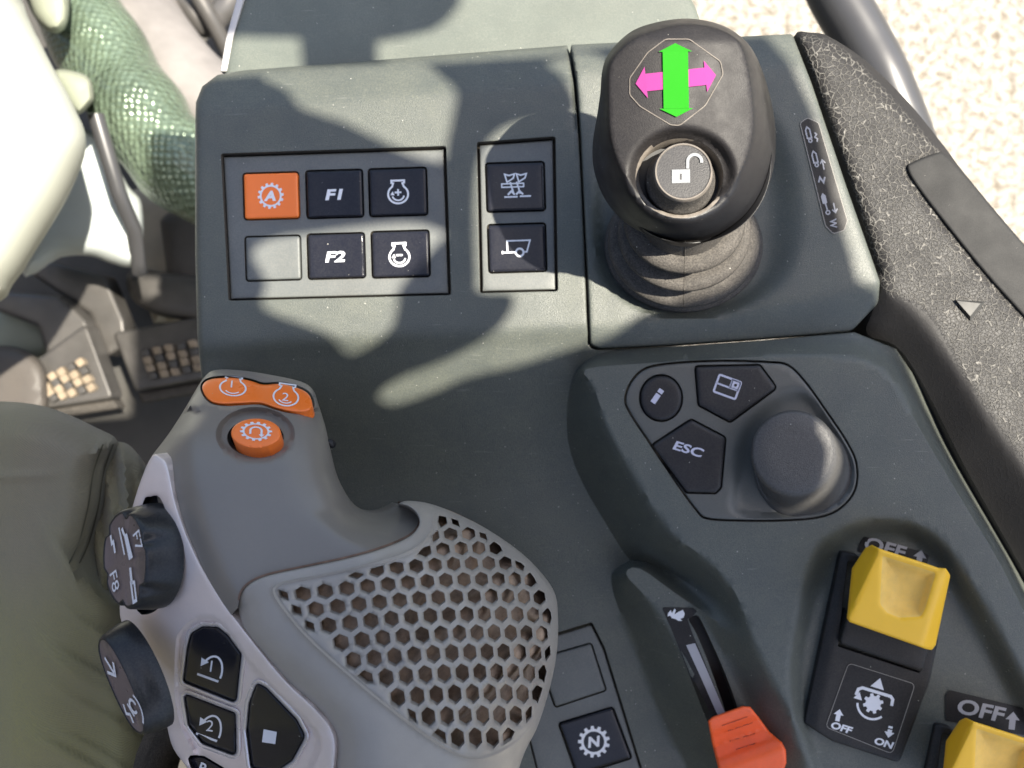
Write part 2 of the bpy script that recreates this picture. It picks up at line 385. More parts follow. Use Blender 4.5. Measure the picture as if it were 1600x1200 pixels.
def fabric(nt, b, O, noise, rng_, mix):
    L = nt.links.new
    wv = nod(nt, 'ShaderNodeTexWave'); wv.inputs['Scale'].default_value = 700; wv.inputs['Distortion'].default_value = 2.0; wv.bands_direction = 'DIAGONAL'; L(O, wv.inputs['Vector'])
    bp = nod(nt, 'ShaderNodeBump'); bp.inputs['Strength'].default_value = 0.35; bp.inputs['Distance'].default_value = 0.0003
    L(wv.outputs['Fac'], bp.inputs['Height']); L(bp.outputs[0], b.inputs['Normal'])
    c = mix(rng_(noise(7, 3), 0.35, 0.65, 0, 1), (0.180, 0.158, 0.112), (0.205, 0.195, 0.075))
    c2 = mix(rng_(noise(1500, 2), 0.3, 0.7, 0, 0.35), c, (0.13, 0.13, 0.10)); L(c2, b.inputs['Base Color'])
M['cloth'] = mat('olive work cloth', (0.1, 0.1, 0.07), 0.9, extra=fabric, sheen=0.15)
def pale(nt, b, O, noise, rng_, mix):
    L = nt.links.new
    c = mix(rng_(noise(60, 10, 0.8), 0.41, 0.58, 0, 1), (0.20, 0.16, 0.11), (0.58, 0.55, 0.49))
    L(c, b.inputs['Base Color'])
    bp = nod(nt, 'ShaderNodeBump'); bp.inputs['Strength'].default_value = 1; bp.inputs['Distance'].default_value = 0.03; L(noise(30, 6, 0.7), bp.inputs['Height']); L(bp.outputs[0], b.inputs['Normal'])
M['ground'] = mat('pale gravel ground', (0.5, 0.45, 0.35), 0.9, extra=pale)
def scales(nt, b, O, noise, rng_, mix):
    L = nt.links.new
    v = nod(nt, 'ShaderNodeTexVoronoi'); v.inputs['Scale'].default_value = 190; L(O, v.inputs['Vector']); v.inputs['Randomness'].default_value = 0.35
    bp = nod(nt, 'ShaderNodeBump'); bp.inputs['Strength'].default_value = 1; bp.inputs['Distance'].default_value = 0.003; bp.invert = True; L(v.outputs['Distance'], bp.inputs['Height']); L(bp.outputs[0], b.inputs['Normal'])
M['scale'] = mat('green shimmering sleeve', (0.15, 0.20, 0.14), 0.22, metal=0.35, extra=scales, var=0.25, vscale=20, coat=0.4)
M['sleeve'] = mat('grey felt sleeve', (0.20, 0.185, 0.175), 0.8, var=0.25, vscale=14)

mm = 0.001
# ================================================================ SETTING
mb = MB(); g = 3.0
mb.add([(-g, -g, -1.35), (g+2, -g, -1.35), (g+2, g, -1.35), (-g, g, -1.35)], [[0, 1, 2, 3]])
props(mb.build('ground', [M['ground']]), kind='structure')
mb = MB()
fl = P(np.array([-700, 1060, 1060, -700]), np.array([-600, -600, 1900, 1900]), -0.62)
mb.add(np.concatenate([fl, fl-[0, 0, 0.02]]), [[0, 3, 2, 1], [4, 5, 6, 7], [0, 1, 5, 4], [1, 2, 6, 5], [2, 3, 7, 6], [3, 0, 4, 7]])
props(mb.build('floor', [M['mat']]), kind='structure')

# ================================================================ CONSOLE
con = empty('control_console', tuple(P(900, 600, -0.12)), 'dark grey plastic operator console carrying push buttons, a turning knob, a slider and yellow switches', 'control console')
PAN1 = rpoly([(345, 240), (697, 228), (705, 461), (357, 470)], 4, 3)
PAN2 = rpoly([(745, 222), (868, 213), (872, 455), (750, 458)], 4, 3)
CLU = smooth([(975, 625), (985, 595), (1010, 573), (1060, 565), (1130, 562), (1200, 564), (1232, 569), (1260, 596), (1295, 645), (1325, 690), (1340, 725), (1338, 765), (1315, 795), (1280, 810),
              (1220, 815), (1150, 815), (1105, 812), (1088, 800), (1055, 755), (1015, 695), (985, 650)], 4)
NPAN = rpoly([(790, 1013), (925, 972), (945, 1012), (1003, 1200), (1020, 1262), (862, 1300)], [0, 4, 4, 0, 0, 0], 3)
PR = smooth([(915, 577), (927, 603), (942, 645), (961, 687), (1005, 765), (1052, 833), (1085, 860), (1112, 880), (1141, 914), (1158, 946), (1185, 1013), (1211, 1066), (1242, 1120), (1300, 1230), (1330, 1400), (1700, 1400), (1800, 1340), (1740, 1220), (1650, 1060), (1565, 885),
             (1505, 785), (1440, 675), (1400, 605), (1370, 575), (1325, 560), (1240, 556), (1100, 562), (1000, 568)], 3)
BR = smooth([(898, 585), (887, 630), (888, 690), (908, 750), (945, 815), (985, 876), (1024, 893), (1068, 931), (1110, 990), (1140, 1040), (1170, 1100), (1200, 1170), (1235, 1260), (1260, 1450), (1800, 1500), (1950, 1400), (1780, 1200),
             (1600, 898), (1510, 740), (1445, 612), (1400, 545), (1335, 519), (1150, 530), (1000, 542), (930, 555)], 3)
SO = smooth([(962, 890), (956, 912), (966, 950), (990, 1010), (1015, 1080), (1045, 1150), (1080, 1225), (1110, 1450), (1500, 1450), (1500, 1100), (1300, 1000), (1150, 950), (1010, 878)], 3)
SI = smooth([(978, 897), (1005, 928), (1036, 967), (1062, 1013), (1082, 1058), (1102, 1098), (1130, 1160), (1165, 1240), (1200, 1420), (1480, 1420), (1480, 1130), (1300, 1040), (1170, 1000), (1060, 930), (1000, 888)], 3)
DO = smooth([(1280, 845), (1335, 815), (1410, 810), (1470, 838), (1520, 905), (1600, 1045), (1700, 1250), (1690, 1400), (1250, 1400), (1262, 1230), (1238, 1130), (1230, 1040), (1245, 950), (1258, 890)], 3)
DI = smooth([(1312, 868), (1350, 845), (1405, 840), (1448, 868), (1490, 935), (1560, 1065), (1640, 1250), (1630, 1380), (1300, 1380), (1290, 1220), (1262, 1120), (1258, 1040), (1272, 955), (1288, 900)], 3)
def Hfront(X, Y):
    yc = 512-(X-600)*0.05; t = np.clip((Y-yc)/270, 0, 1)
    e = 1-(1-t)**2; z = -30*(0.55*sstep(t)+0.45*e*sstep(np.clip((Y-yc)/40, 0, 1)))
    z = z-3*sstep((Y-800)/400)
    yt = 172-(X-320)*0.075                   # crease under the top band
    z = z-0.30*0.249*np.maximum(0, np.sqrt((np.maximum(yt-Y, -30))**2+25)+(yt-Y))*0.5*1.4
    return z
def Hbody(X, Y, plain=False):
    z = Hfront(X, Y)
    z = loftz(z, SO, SI, -12.0, X, Y, lambda t: 0.25*sstep(t)+0.75*t)
    pl = 4.0-4*sstep((Y-850)/400)-0.010*(X-1100)*0
    e = lambda t: 0.2*sstep(t)+0.8*np.clip(t*1.04, 0, 1)
    z = loftz(z, BR, PR, pl, X, Y, e)
    z = loftz(z, DO, DI, -7.0+0*X, X, Y)
    return z*mm
BODY = [(305, 190), (306, 160), (316, 135), (340, 117), (380, 110), (640, 90), (886, 71), (893, 90), (898, 140), (904, 215), (909, 300), (914, 420), (917, 500), (919, 537), (924, 544), (935, 547),
        (1060, 541), (1200, 531), (1335, 519), (1400, 545), (1445, 612), (1510, 740), (1600, 898), (1780, 1200), (1820, 1290), (330, 1290), (322, 900), (316, 600), (308, 520), (305, 400)]
def zbody(X, Y):
    z = Hbody(X, Y); d = sdf(BODY, X, Y)
    left = (X < 900) & (Y < 1290)
    return z+np.where(left, roll(np.maximum(d, 0), 10, 3*mm), roll(np.maximum(d, 0), 3, 0.5*mm))
SLOT = smooth([(1076, 968), (1082, 963), (1092, 964), (1110, 1000), (1130, 1045), (1147, 1090), (1165, 1150), (1150, 1155), (1128, 1095), (1105, 1030), (1088, 990)], 3)
mb = MB()
sheet(mb, BODY, zbody, holes=[PAN1, PAN2, CLU, NPAN, SLOT], sp=9, rings=(1, 3, 6, 10), wall=0.11, hwall=0.007, mh=1, loops=[SI, PR, SO, BR, DI, DO], step=8)
mb.build('housing', [M['panel'], M['grime']], con, ang=50)
def icon_btn(name, outline, z, parent, m0, draw=None, m1='white', depth=5*mm, bev=3, bh=0.5*mm, dish=0.0, label=None, m2=None, wdir=(0, 0, -1)):
    b = MB(); bev = max(bev, 4); bh = max(bh, 0.7*mm); xs = np.array(outline); c = xs.mean(0); rr = np.ptp(xs[:, 0])/2
    ex = (lambda X, Y: -dish*mm*np.clip(1-((X-c[0])/rr)**2, 0, 1)) if dish else None
    zf = slab(b, outline, z, depth, bev, bh, 0, extra=ex, wdir=wdir, sp=8)
    if draw: draw(b, zf)
    o = b.build(name, [M[m0], M[m1]]+([M[m2]] if m2 else []), parent)
    if label: o['label'] = label
    return o
def quad(x0, y0, x1, y1, r=4, sk=-0.030):
    cx, cy = (x0+x1)/2, (y0+y1)/2
    return rpoly([(x+(y-cy)*0.03, y+(x-cx)*sk) for x, y in ((x0, y0), (x1, y0), (x1, y1), (x0, y1))], r, 4)
def module(outline, btns, z, name='switch_panel', ins=4.5, well=2.5):
    ml = [(x, y+1.5) for x, y in inset(outline, ins)]; b = MB()
    def zf(X, Y): return (z(X, Y) if callable(z) else z)+roll(np.maximum(sdf(ml, X, Y), 0), 2.5, 0.4*mm)
    sheet(b, ml, zf, holes=[inset(q, -well) for q in btns], sp=12, rings=(0.4, 1.2, 2.5), wall=5*mm, hwall=5*mm, mh=1, step=8)
    q = np.array(outline); b2 = inset(outline, -4)
    zz = (z(q[:, 0], q[:, 1]).mean() if callable(z) else z)-4.5*mm
    qq = np.array(b2); V = P(qq[:, 0], qq[:, 1], zz); b.add(V, [list(range(len(qq)))[::(-1 if area(b2) > 0 else 1)]], 1)
    return b.build(name, [M['module'], M['grime']], con)
Z1 = -1.8*mm
def d_A(b, zf):
    m = pxmap(423, 306, 17, rot=-2, zf=zf); gear(b, m, 1.0, 14, 0.16, 0.2); text(b, pxmap(423, 306, 17, rot=-2, zf=zf, shear=0.2), 'A', 0.95, bold=0.05, stretch=1.15)
def d_F1(b, zf): text(b, pxmap(522, 304, 20, zf=zf, rot=-2, shear=0.25), 'F1', 0.85, bold=0.04, stretch=1.4)
def d_F2(b, zf): text(b, pxmap(525, 401, 20, zf=zf, rot=-2, shear=0.25), 'F2', 0.85, bold=0.03, stretch=1.45)
def d_eng(cx, cy, sign):
    def f(b, zf):
        m = pxmap(cx, cy, 20, zf=zf, rot=-2); engine(b, m, 0.15)
        stroke(b, m, arc(0, -0.12, 0.48, 200, 345, 14), 0.13)
        fill(b, m, [(-0.62, -0.18), (-0.42, 0.12), (-0.28, -0.2)])
        fill(b, m, [(-0.26, -0.05), (0.26, -0.05), (0.26, 0.09), (-0.26, 0.09)])
        if sign > 0: fill(b, m, [(-0.07, -0.24), (0.07, -0.24), (0.07, 0.28), (-0.07, 0.28)])
    return f
def d_imp(b, zf):
    m = pxmap(805, 292, 22, zf=zf, rot=-2)
    for s in (-0.42, 0.42):
        stroke(b, m, [(s-0.42+0.12, 0.92), (s-0.15, 0.35), (s+0.3, 0.62), (s+0.4, 0.92), (s, 0.82)], 0.11, closed=True)
        stroke(b, m, [(s*0.55-0.12, 0.36), (s*0.55+0.12, -0.5)], 0.12); stroke(b, m, [(s*0.7-0.25, -0.55), (s*0.7, -0.3), (s*0.7+0.25, -0.55)], 0.14)
    stroke(b, m, [(-0.95, 0.0), (0.6, 0.0), (0.6, 0.24), (-0.95, 0.24)], 0.1, closed=True)
    stroke(b, m, [(-0.8, -0.7), (0.15, -0.7)], 0.12); stroke(b, m, [(0.3, -0.68), (1.1, -0.68)], 0.12)
def d_trail(b, zf):
    m = pxmap(807, 387, 22, zf=zf, rot=-2)
    stroke(b, m, [(-1.0, -0.32), (-0.75, -0.32), (-0.65, -0.32), (-0.65, 0.5), (0.98, 0.5), (0.72, -0.32), (0.5, -0.32)], 0.11); stroke(b, m, [(-1.0, -0.2), (-1.0, -0.42)], 0.11)
    stroke(b, m, [(-0.65, -0.32), (-0.05, -0.32)], 0.11); stroke(b, m, arc(0.22, -0.34, 0.27, 0, 360, 20)[:-1], 0.14, closed=True)
bt1 = [quad(382, 271, 466, 341), quad(480, 267, 566, 339), quad(578, 264, 666, 336), quad(385, 370, 469, 437), quad(482, 366, 569, 434), quad(582, 362, 670, 432)]
p1 = module(PAN1, bt1, Z1)
zb = Z1+1.7*mm
icon_btn('push_button', bt1[0], zb, p1, 'orange', d_A, dish=0.3, label='orange square button with white gear and letter A')
icon_btn('push_button', bt1[1], zb, p1, 'gloss', d_F1, dish=0.3, label='black square button printed F1')
icon_btn('push_button', bt1[2], zb, p1, 'gloss', d_eng(622, 301, 1), dish=0.3, label='black square button with engine symbol and plus')
icon_btn('blank_cover', bt1[3], Z1+0.5*mm, p1, 'module', dish=0.2, label='plain grey blanking cover')
icon_btn('push_button', bt1[4], zb, p1, 'gloss', d_F2, dish=0.3, label='black square button printed F2')
icon_btn('push_button', bt1[5], zb, p1, 'gloss', d_eng(624, 399, -1), dish=0.3, label='black square button with engine symbol and minus')
bt2 = [quad(761, 255, 850, 329), quad(764, 351, 852, 424)]
p2 = module(PAN2, bt2, Z1)
icon_btn('push_button', bt2[0], zb, p2, 'gloss', d_imp, dish=0.3, label='black square button with implement symbol')
icon_btn('push_button', bt2[1], zb, p2, 'gloss', d_trail, dish=0.3, label='black square button with trailer symbol')
# lower N panel, in the valley, turned
zv = lambda X, Y: Hbody(X, Y)-1.2*mm
nq = lambda a: rpoly(a, 4, 4)
nb = [nq([(860, 1024), (923, 1006), (946, 1078), (868, 1104), (846, 1040)]), nq([(874, 1131), (957, 1106), (986, 1184), (902, 1210)])]
p3 = module(NPAN, nb, zv, ins=3)
icon_btn('blank_cover', nb[0], lambda X, Y: zv(X, Y)+0.6*mm, p3, 'module', label='plain grey blanking cover')
def d_N(b, zf):
    m = pxmap(928, 1159, 20, zf=zf, rot=-8); gear(b, m, 1.0, 13, 0.2, 0.24); text(b, pxmap(928, 1159, 20, zf=zf, rot=-8, shear=0.2), 'N', 0.85, bold=0.04, stretch=1.1)
icon_btn('push_button', nb[1], lambda X, Y: zv(X, Y)+1.5*mm, p3, 'gloss', d_N, label='black square button with gear and letter N')

# joystick plate
PLATE = smooth([(897, 72), (896, 74)], 1)
PLATE = rpoly([(892, 70), (1238, 53), (1268, 130), (1322, 290), (1375, 440), (1372, 474), (1330, 518), (1200, 528), (1060, 538), (938, 544), (923, 538), (918, 420), (912, 300), (908, 215), (901, 120)], [2, 6, 10, 20, 24, 18, 24, 30, 30, 6, 8, 20, 20, 20, 10], 4)
CRE = [(918, 510), (1010, 505), (1100, 492), (1200, 478), (1280, 466), (1335, 452), (1380, 440)]
JC = (1070, 385)
BOWL_O = smooth([(930, 250), (935, 420), (990, 478), (1070, 500), (1160, 488), (1235, 440), (1262, 370), (1258, 290), (1225, 190), (1150, 120), (1000, 120)], 4)
BOWL_I = smooth([(945, 300), (950, 420), (1000, 470), (1070, 485), (1140, 470), (1190, 420), (1195, 340), (1190, 270), (1130, 170), (1000, 170)], 4)
def zplate(X, Y):
    yc = np.interp(X, [c[0] for c in CRE], [c[1] for c in CRE]); s = Y-yc
    z = 1.2-0.33*0.249*0.5*(np.sqrt(s*s+40)+s)*1.6
    z = loftz(z, BOWL_O, BOWL_I, z-5.5, X, Y)
    yt = 112-(X-900)*0.03; s2 = yt-Y; z = z-0.05*(np.sqrt(s2*s2+30)+s2)
    d = sdf(PLATE, X, Y); right = X > 1225+(Y-50)*0.30
    return (z+np.where(right, roll(np.maximum(d, 0), 8, 2.0), roll(np.maximum(d, 0), 3, 0.8)))*mm
mb = MB(); sheet(mb, PLATE, zplate, sp=9, rings=(0.5, 1.5, 3, 8, 14), wall=0.02, step=8)
# scale decal printed on the plate
DEC = rpoly([(1250, 192), (1262, 184), (1279, 192), (1324, 345), (1319, 360), (1302, 365), (1290, 353)], [6]*7, 4)
ze = lambda X, Y: zplate(X, Y)+0.35*mm
stroke(mb, lambda u, v: P(u, v, ze(np.asarray(u, float), np.asarray(v, float))+0.05*mm), DEC, 1.2, 3, closed=True)
sheet(mb, DEC, ze, sp=12, mi=1)
q = DEC; stroke(mb, lambda u, v: P(u, v, zplate(u, v)+0.25*mm), [q[i] for i in range(len(q)) if q[i][0] < 1275 or q[i][1] < 210][::1][:], 1.4, 3) if False else None
zi = lambda X, Y: ze(X, Y)+0.1*mm
def dm(cx, cy, s, rot=0): return pxmap(cx, cy, s, rot=rot, zf=zi)
m_ = dm(1264, 210, 10, -12)
stroke(mb, m_, [(-0.35, -0.6), (-0.4, 0.7), (-0.1, 1.2), (0.25, 0.8), (0.3, -0.6)], 0.22, 2, closed=True); stroke(mb, m_, arc(0.0, -1.0, 0.26, 0, 360, 12)[:-1], 0.2, 2, closed=True)
stroke(mb, dm(1274, 214, 9, -12), [(0, 0.8), (0.3, 0.4), (-0.1, 0.0), (0.3, -0.4), (0.1, -0.9)], 0.24, 2)
m_ = dm(1274, 248, 10, -12)
stroke(mb, m_, [(-0.35, -0.6), (-0.4, 0.7), (-0.1, 1.2), (0.25, 0.8), (0.3, -0.6)], 0.22, 2, closed=True); stroke(mb, m_, arc(0.0, -1.0, 0.26, 0, 360, 12)[:-1], 0.2, 2, closed=True)
m_ = dm(1286, 257, 9, -12); stroke(mb, m_, [(0, -0.9), (0, 0.7)], 0.22, 2); stroke(mb, m_, [(-0.45, 0.2), (0, 0.8), (0.45, 0.2)], 0.22, 2)
text(mb, dm(1284, 281, 11, -78), 'Z', 0.9, 2, bold=0.05, stretch=1.2)
m_ = dm(1289, 315, 10, -12)
fill(mb, m_, [(-0.4, -0.3), (-0.45, 0.9), (-0.1, 1.4), (0.3, 0.9), (0.3, -0.3)], 2); stroke(mb, m_, [(0, -0.3), (0.1, -1.3)], 0.22, 2); stroke(mb, m_, arc(0.1, -1.75, 0.3, 0, 360, 12)[:-1], 0.2, 2, closed=True)
m_ = dm(1304, 325, 9, -12); stroke(mb, m_, [(0, 0.9), (0, -0.7)], 0.22, 2); stroke(mb, m_, [(-0.45, -0.2), (0, -0.8), (0.45, -0.2)], 0.22, 2)
text(mb, dm(1302, 349, 12, 85), 'W', 0.9, 2, bold=0.03, stretch=0.9)
mb.build('joystick_plate', [M['panel'], M['decal'], M['greyprint'], M['line']], con, ang=50)

# terminal cluster
CL = inset(CLU, 3)
RAMP_A = [(1240, 590), (1165, 640), (1150, 700), (1148, 810)]
SW_O = smooth([(1222, 608), (1190, 632), (1160, 665), (1147, 705), (1142, 760), (1140, 806), (1220, 812), (1290, 800), (1332, 765), (1334, 720), (1300, 660), (1262, 610)], 4)
SW_I = smooth([(1222, 640), (1195, 655), (1172, 690), (1163, 730), (1160, 790), (1220, 800), (1285, 790), (1318, 760), (1322, 722), (1290, 668), (1255, 630)], 4)
def zclu(X, Y):
    z = 4.0+0*X
    z = loftz(z, SW_O, SW_I, 1.2+0*X, X, Y)
    return (z+roll(np.maximum(sdf(CL, X, Y), 0), 3, 0.6))*mm
def circ(cx, cy, rx, ry=None, n=40): return [(cx+rx*math.cos(2*math.pi*i/n), cy+(ry or rx)*math.sin(2*math.pi*i/n)) for i in range(n)]
I_B = circ(1033, 622, 32, 35); W_B = rpoly([(1087, 573), (1187, 571), (1213, 606), (1141, 659), (1092, 633)], [5, 6, 7, 6, 6], 4)
E_B = rpoly([(1080, 656), (1133, 684), (1126, 762), (1118, 770), (1073, 769), (1019, 696)], [6, 6, 6, 5, 6, 6], 4)
mb = MB(); sheet(mb, CL, zclu, holes=[inset(a, -2.5) for a in (I_B, W_B, E_B)], sp=8, rings=(0.5, 1.5, 3), wall=5*mm, hwall=4*mm, mh=1, step=7)
mb.add(P(np.array([p[0] for p in CLU]), np.array([p[1] for p in CLU]), -1.5*mm), [list(range(len(CLU)))[::(-1 if area(CLU) > 0 else 1)]], 1)
clu = mb.build('menu_keypad', [mat('keypad plastic', (0.085, 0.088, 0.082), 0.40, dust=0.12, specks=0.05, grain=0.2, bevel=0.0005), M['grime']], con, ang=50)
def d_i(b, zf):
    m = pxmap(1027, 619, 10, rot=35, zf=zf); fill(b, m, [(-0.42, -1.25), (0.42, -1.25), (0.42, 0.35), (-0.42, 0.35)]); fill(b, m, [(-0.42, 0.6), (0.42, 0.6), (0.42, 1.25), (-0.42, 1.25)])
def d_w(b, zf):
    m = pxmap(1136, 606, 20, rot=20, zf=zf)
    stroke(b, m, rpoly([(-0.9, -0.62), (0.9, -0.62), (0.9, 0.78), (-0.9, 0.78)], 0.12, 3), 0.16, closed=True)
    stroke(b, m, [(-0.9, 0.08), (0.9, 0.08)], 0.14); stroke(b, m, [(0.2, 0.08), (0.2, 0.78)], 0.14); fill(b, m, [(0.2, 0.1), (0.9, 0.1), (0.9, 0.78), (0.2, 0.78)])
    m2 = pxmap(1136, 606, 20, rot=20, zf=zf, eps=0.0002); fill(b, m2, [(0.56+0.12*math.cos(t/2), 0.42+0.12*math.sin(t/2)) for t in range(12)], 0)
def d_esc(b, zf): text(b, pxmap(1076, 702, 17, rot=17, zf=zf, shear=0.2), 'ESC', 0.85, bold=0.025, stretch=1.5)
zk = lambda X, Y: 0*X+5.2*mm
icon_btn('push_button', I_B, zk, clu, 'satin', d_i, 'lavender', bev=6, bh=1.0*mm, label='round black button printed with the letter i')
icon_btn('push_button', W_B, zk, clu, 'satin', d_w, 'lavender', bev=6, bh=0.8*mm, label='five-sided black button with window symbol')
icon_btn('push_button', E_B, zk, clu, 'satin', d_esc, 'lavender', bev=6, bh=0.8*mm, label='five-sided black button printed ESC')
# rotary knob: rings from the base up, tilted
def rings_mesh(mb, rings, mis, cap=True, n=64):
    """rings: list of Nx3 arrays, mi per band"""
    for k in range(len(rings)-1):
        a, b = rings[k], rings[k+1]; N = len(a)
        mb.add(np.concatenate([a, b]), [[i, (i+1) % N, N+(i+1) % N, N+i] for i in range(N)], mis[min(k, len(mis)-1)])
    if cap: mb.add(rings[-1], [list(range(len(rings[-1])))], mis[-1])
def ring3(c, r, ax, n=64, sc=None, ry=None):
    ax = Vector(ax).normalized(); e1 = Vector((0, 1, 0)).cross(ax)
    if e1.length < 1e-3: e1 = Vector((1, 0, 0))
    e1.normalize(); e2 = ax.cross(e1)
    out = []
    for i in range(n):
        t = 2*math.pi*i/n; k = (sc(t) if sc else 1)
        out.append(np.array(Vector(c)+e1*(r*k*math.cos(t))+e2*((ry or r)*k*math.sin(t))))
    return np.array(out)
kb = Vector(P(1257, 735, 1.2*mm)); kt = Vector(P(1239, 706, 15*mm)); ax = (kt-kb)
mb = MB(); rr = lambda px, z: px*(D-z)/F
az = Vector((0.0, 0.02, 1)).normalized()
prof = [(0, 77), (0.03, 77.5), (0.10, 76), (0.13, 72), (0.5, 70), (0.80, 68.5), (0.90, 68), (0.94, 67), (0.985, 62.5), (1.0, 60.5), (1.003, 35), (1.0, 10)]
rings_mesh(mb, [ring3(kb.lerp(kt, t), rr(r, t*0.016), az) for t, r in prof], [0])
mb.build('turning_knob', [M['knob']], con, ang=60)

# slider
mb = MB()
TRK = rpoly([(1034, 949), (1083, 950), (1090, 955), (1083, 962), (1074, 967), (1082, 990), (1100, 1032), (1125, 1095), (1150, 1155), (1120, 1160), (1098, 1110), (1075, 1050), (1052, 990)], 3, 3)
zt = lambda X, Y: Hbody(X, Y)+0.25*mm
sheet(mb, TRK, zt, sp=9, wall=0.4*mm)
zt2 = lambda X, Y: zt(X, Y)+0.12*mm
mp = lambda u, v: P(u, v, zt2(np.asarray(u, float), np.asarray(v, float)))
def ribbon(mb, L1, L2, zf, mi):
    n = 12; A = np.array([[np.interp(t, np.linspace(0, 1, len(L)), [p[k] for p in L]) for k in (0, 1)] for L in (L1, L2) for t in np.linspace(0, 1, n)])
    mb.add(P(A[:, 0], A[:, 1], zf(A[:, 0], A[:, 1])), [[i, i+1, n+i+1, n+i] for i in range(n-1)], mi)
ribbon(mb, [(1072, 1008), (1094, 1056), (1118, 1110), (1130, 1135)], [(1086, 1005), (1108, 1055), (1129, 1105), (1141, 1130)], zt2, 1)
hare = [(1044, 958), (1048, 953), (1050, 958), (1054, 951), (1056, 953), (1054, 960), (1060, 956), (1067, 953), (1070, 959), (1068, 965), (1063, 967), (1066, 970), (1060, 970), (1055, 967), (1050, 966), (1047, 962), (1043, 963)]
hare = [(x, y) for x, y in hare]
mb.add(P(np.array([p[0] for p in hare]), np.array([p[1] for p in hare]), zt2(np.array([p[0] for p in hare], float), np.array([p[1] for p in hare], float))), [list(range(len(hare)))[::(-1 if area(hare) > 0 else 1)]], 2)
mb.build('slider_track', [M['decal'], M['greyprint'], M['white']], con)
mb = MB()
fl = P(np.array([1060, 1110, 1200, 1130]), np.array([950, 950, 1170, 1190]), -21*mm); mb.add(fl, [[3, 2, 1, 0]])
mb.build('slot_liner', [M['black']], con)
SLD = rpoly([(1106, 1126), (1113, 1120), (1160, 1103), (1172, 1104), (1185, 1120), (1202, 1143), (1222, 1160), (1228, 1172), (1229, 1192), (1222, 1210), (1200, 1240), (1130, 1250), (1122, 1200), (1112, 1160)], [4]*14, 3)
def zsl(X, Y):
    u = ((X-1135)*0.35+(Y-1115)*0.94)/90
    z = 5-9*sstep(u*1.6)+9*sstep(u*1.4-0.35)
    ribs = -0.5*np.exp(-(((u*90-18) % 17-8)/2.2)**2)*((u > 0.2) & (u < 0.75))
    return (z+ribs+roll(np.maximum(sdf(SLD, X, Y), 0), 4, 1.3)-2)*mm
mb = MB(); sheet(mb, SLD, zsl, sp=4.5, rings=(0.6, 2, 4, 6), wall=13*mm, wdir='view', step=5)
for (x0, y0, x1, y1) in ((1128, 1134, 1168, 1120), (1132, 1144, 1176, 1129), (1150, 1171, 1182, 1161), (1140, 1158, 1180, 1146)):
    n_ = 6; stroke(mb, lambda u, v: P(u, v, zsl(np.asarray(u, float), np.asarray(v, float))+0.15*mm), [(x0+(x1-x0)*i/n_, y0+(y1-y0)*i/n_) for i in range(n_+1)], 1.5, 1)
mb.build('slider_cap', [M['slider'], mat('grime in the grip grooves', (0.42, 0.05, 0.015), 0.7, var=0.5, vscale=400)], con)

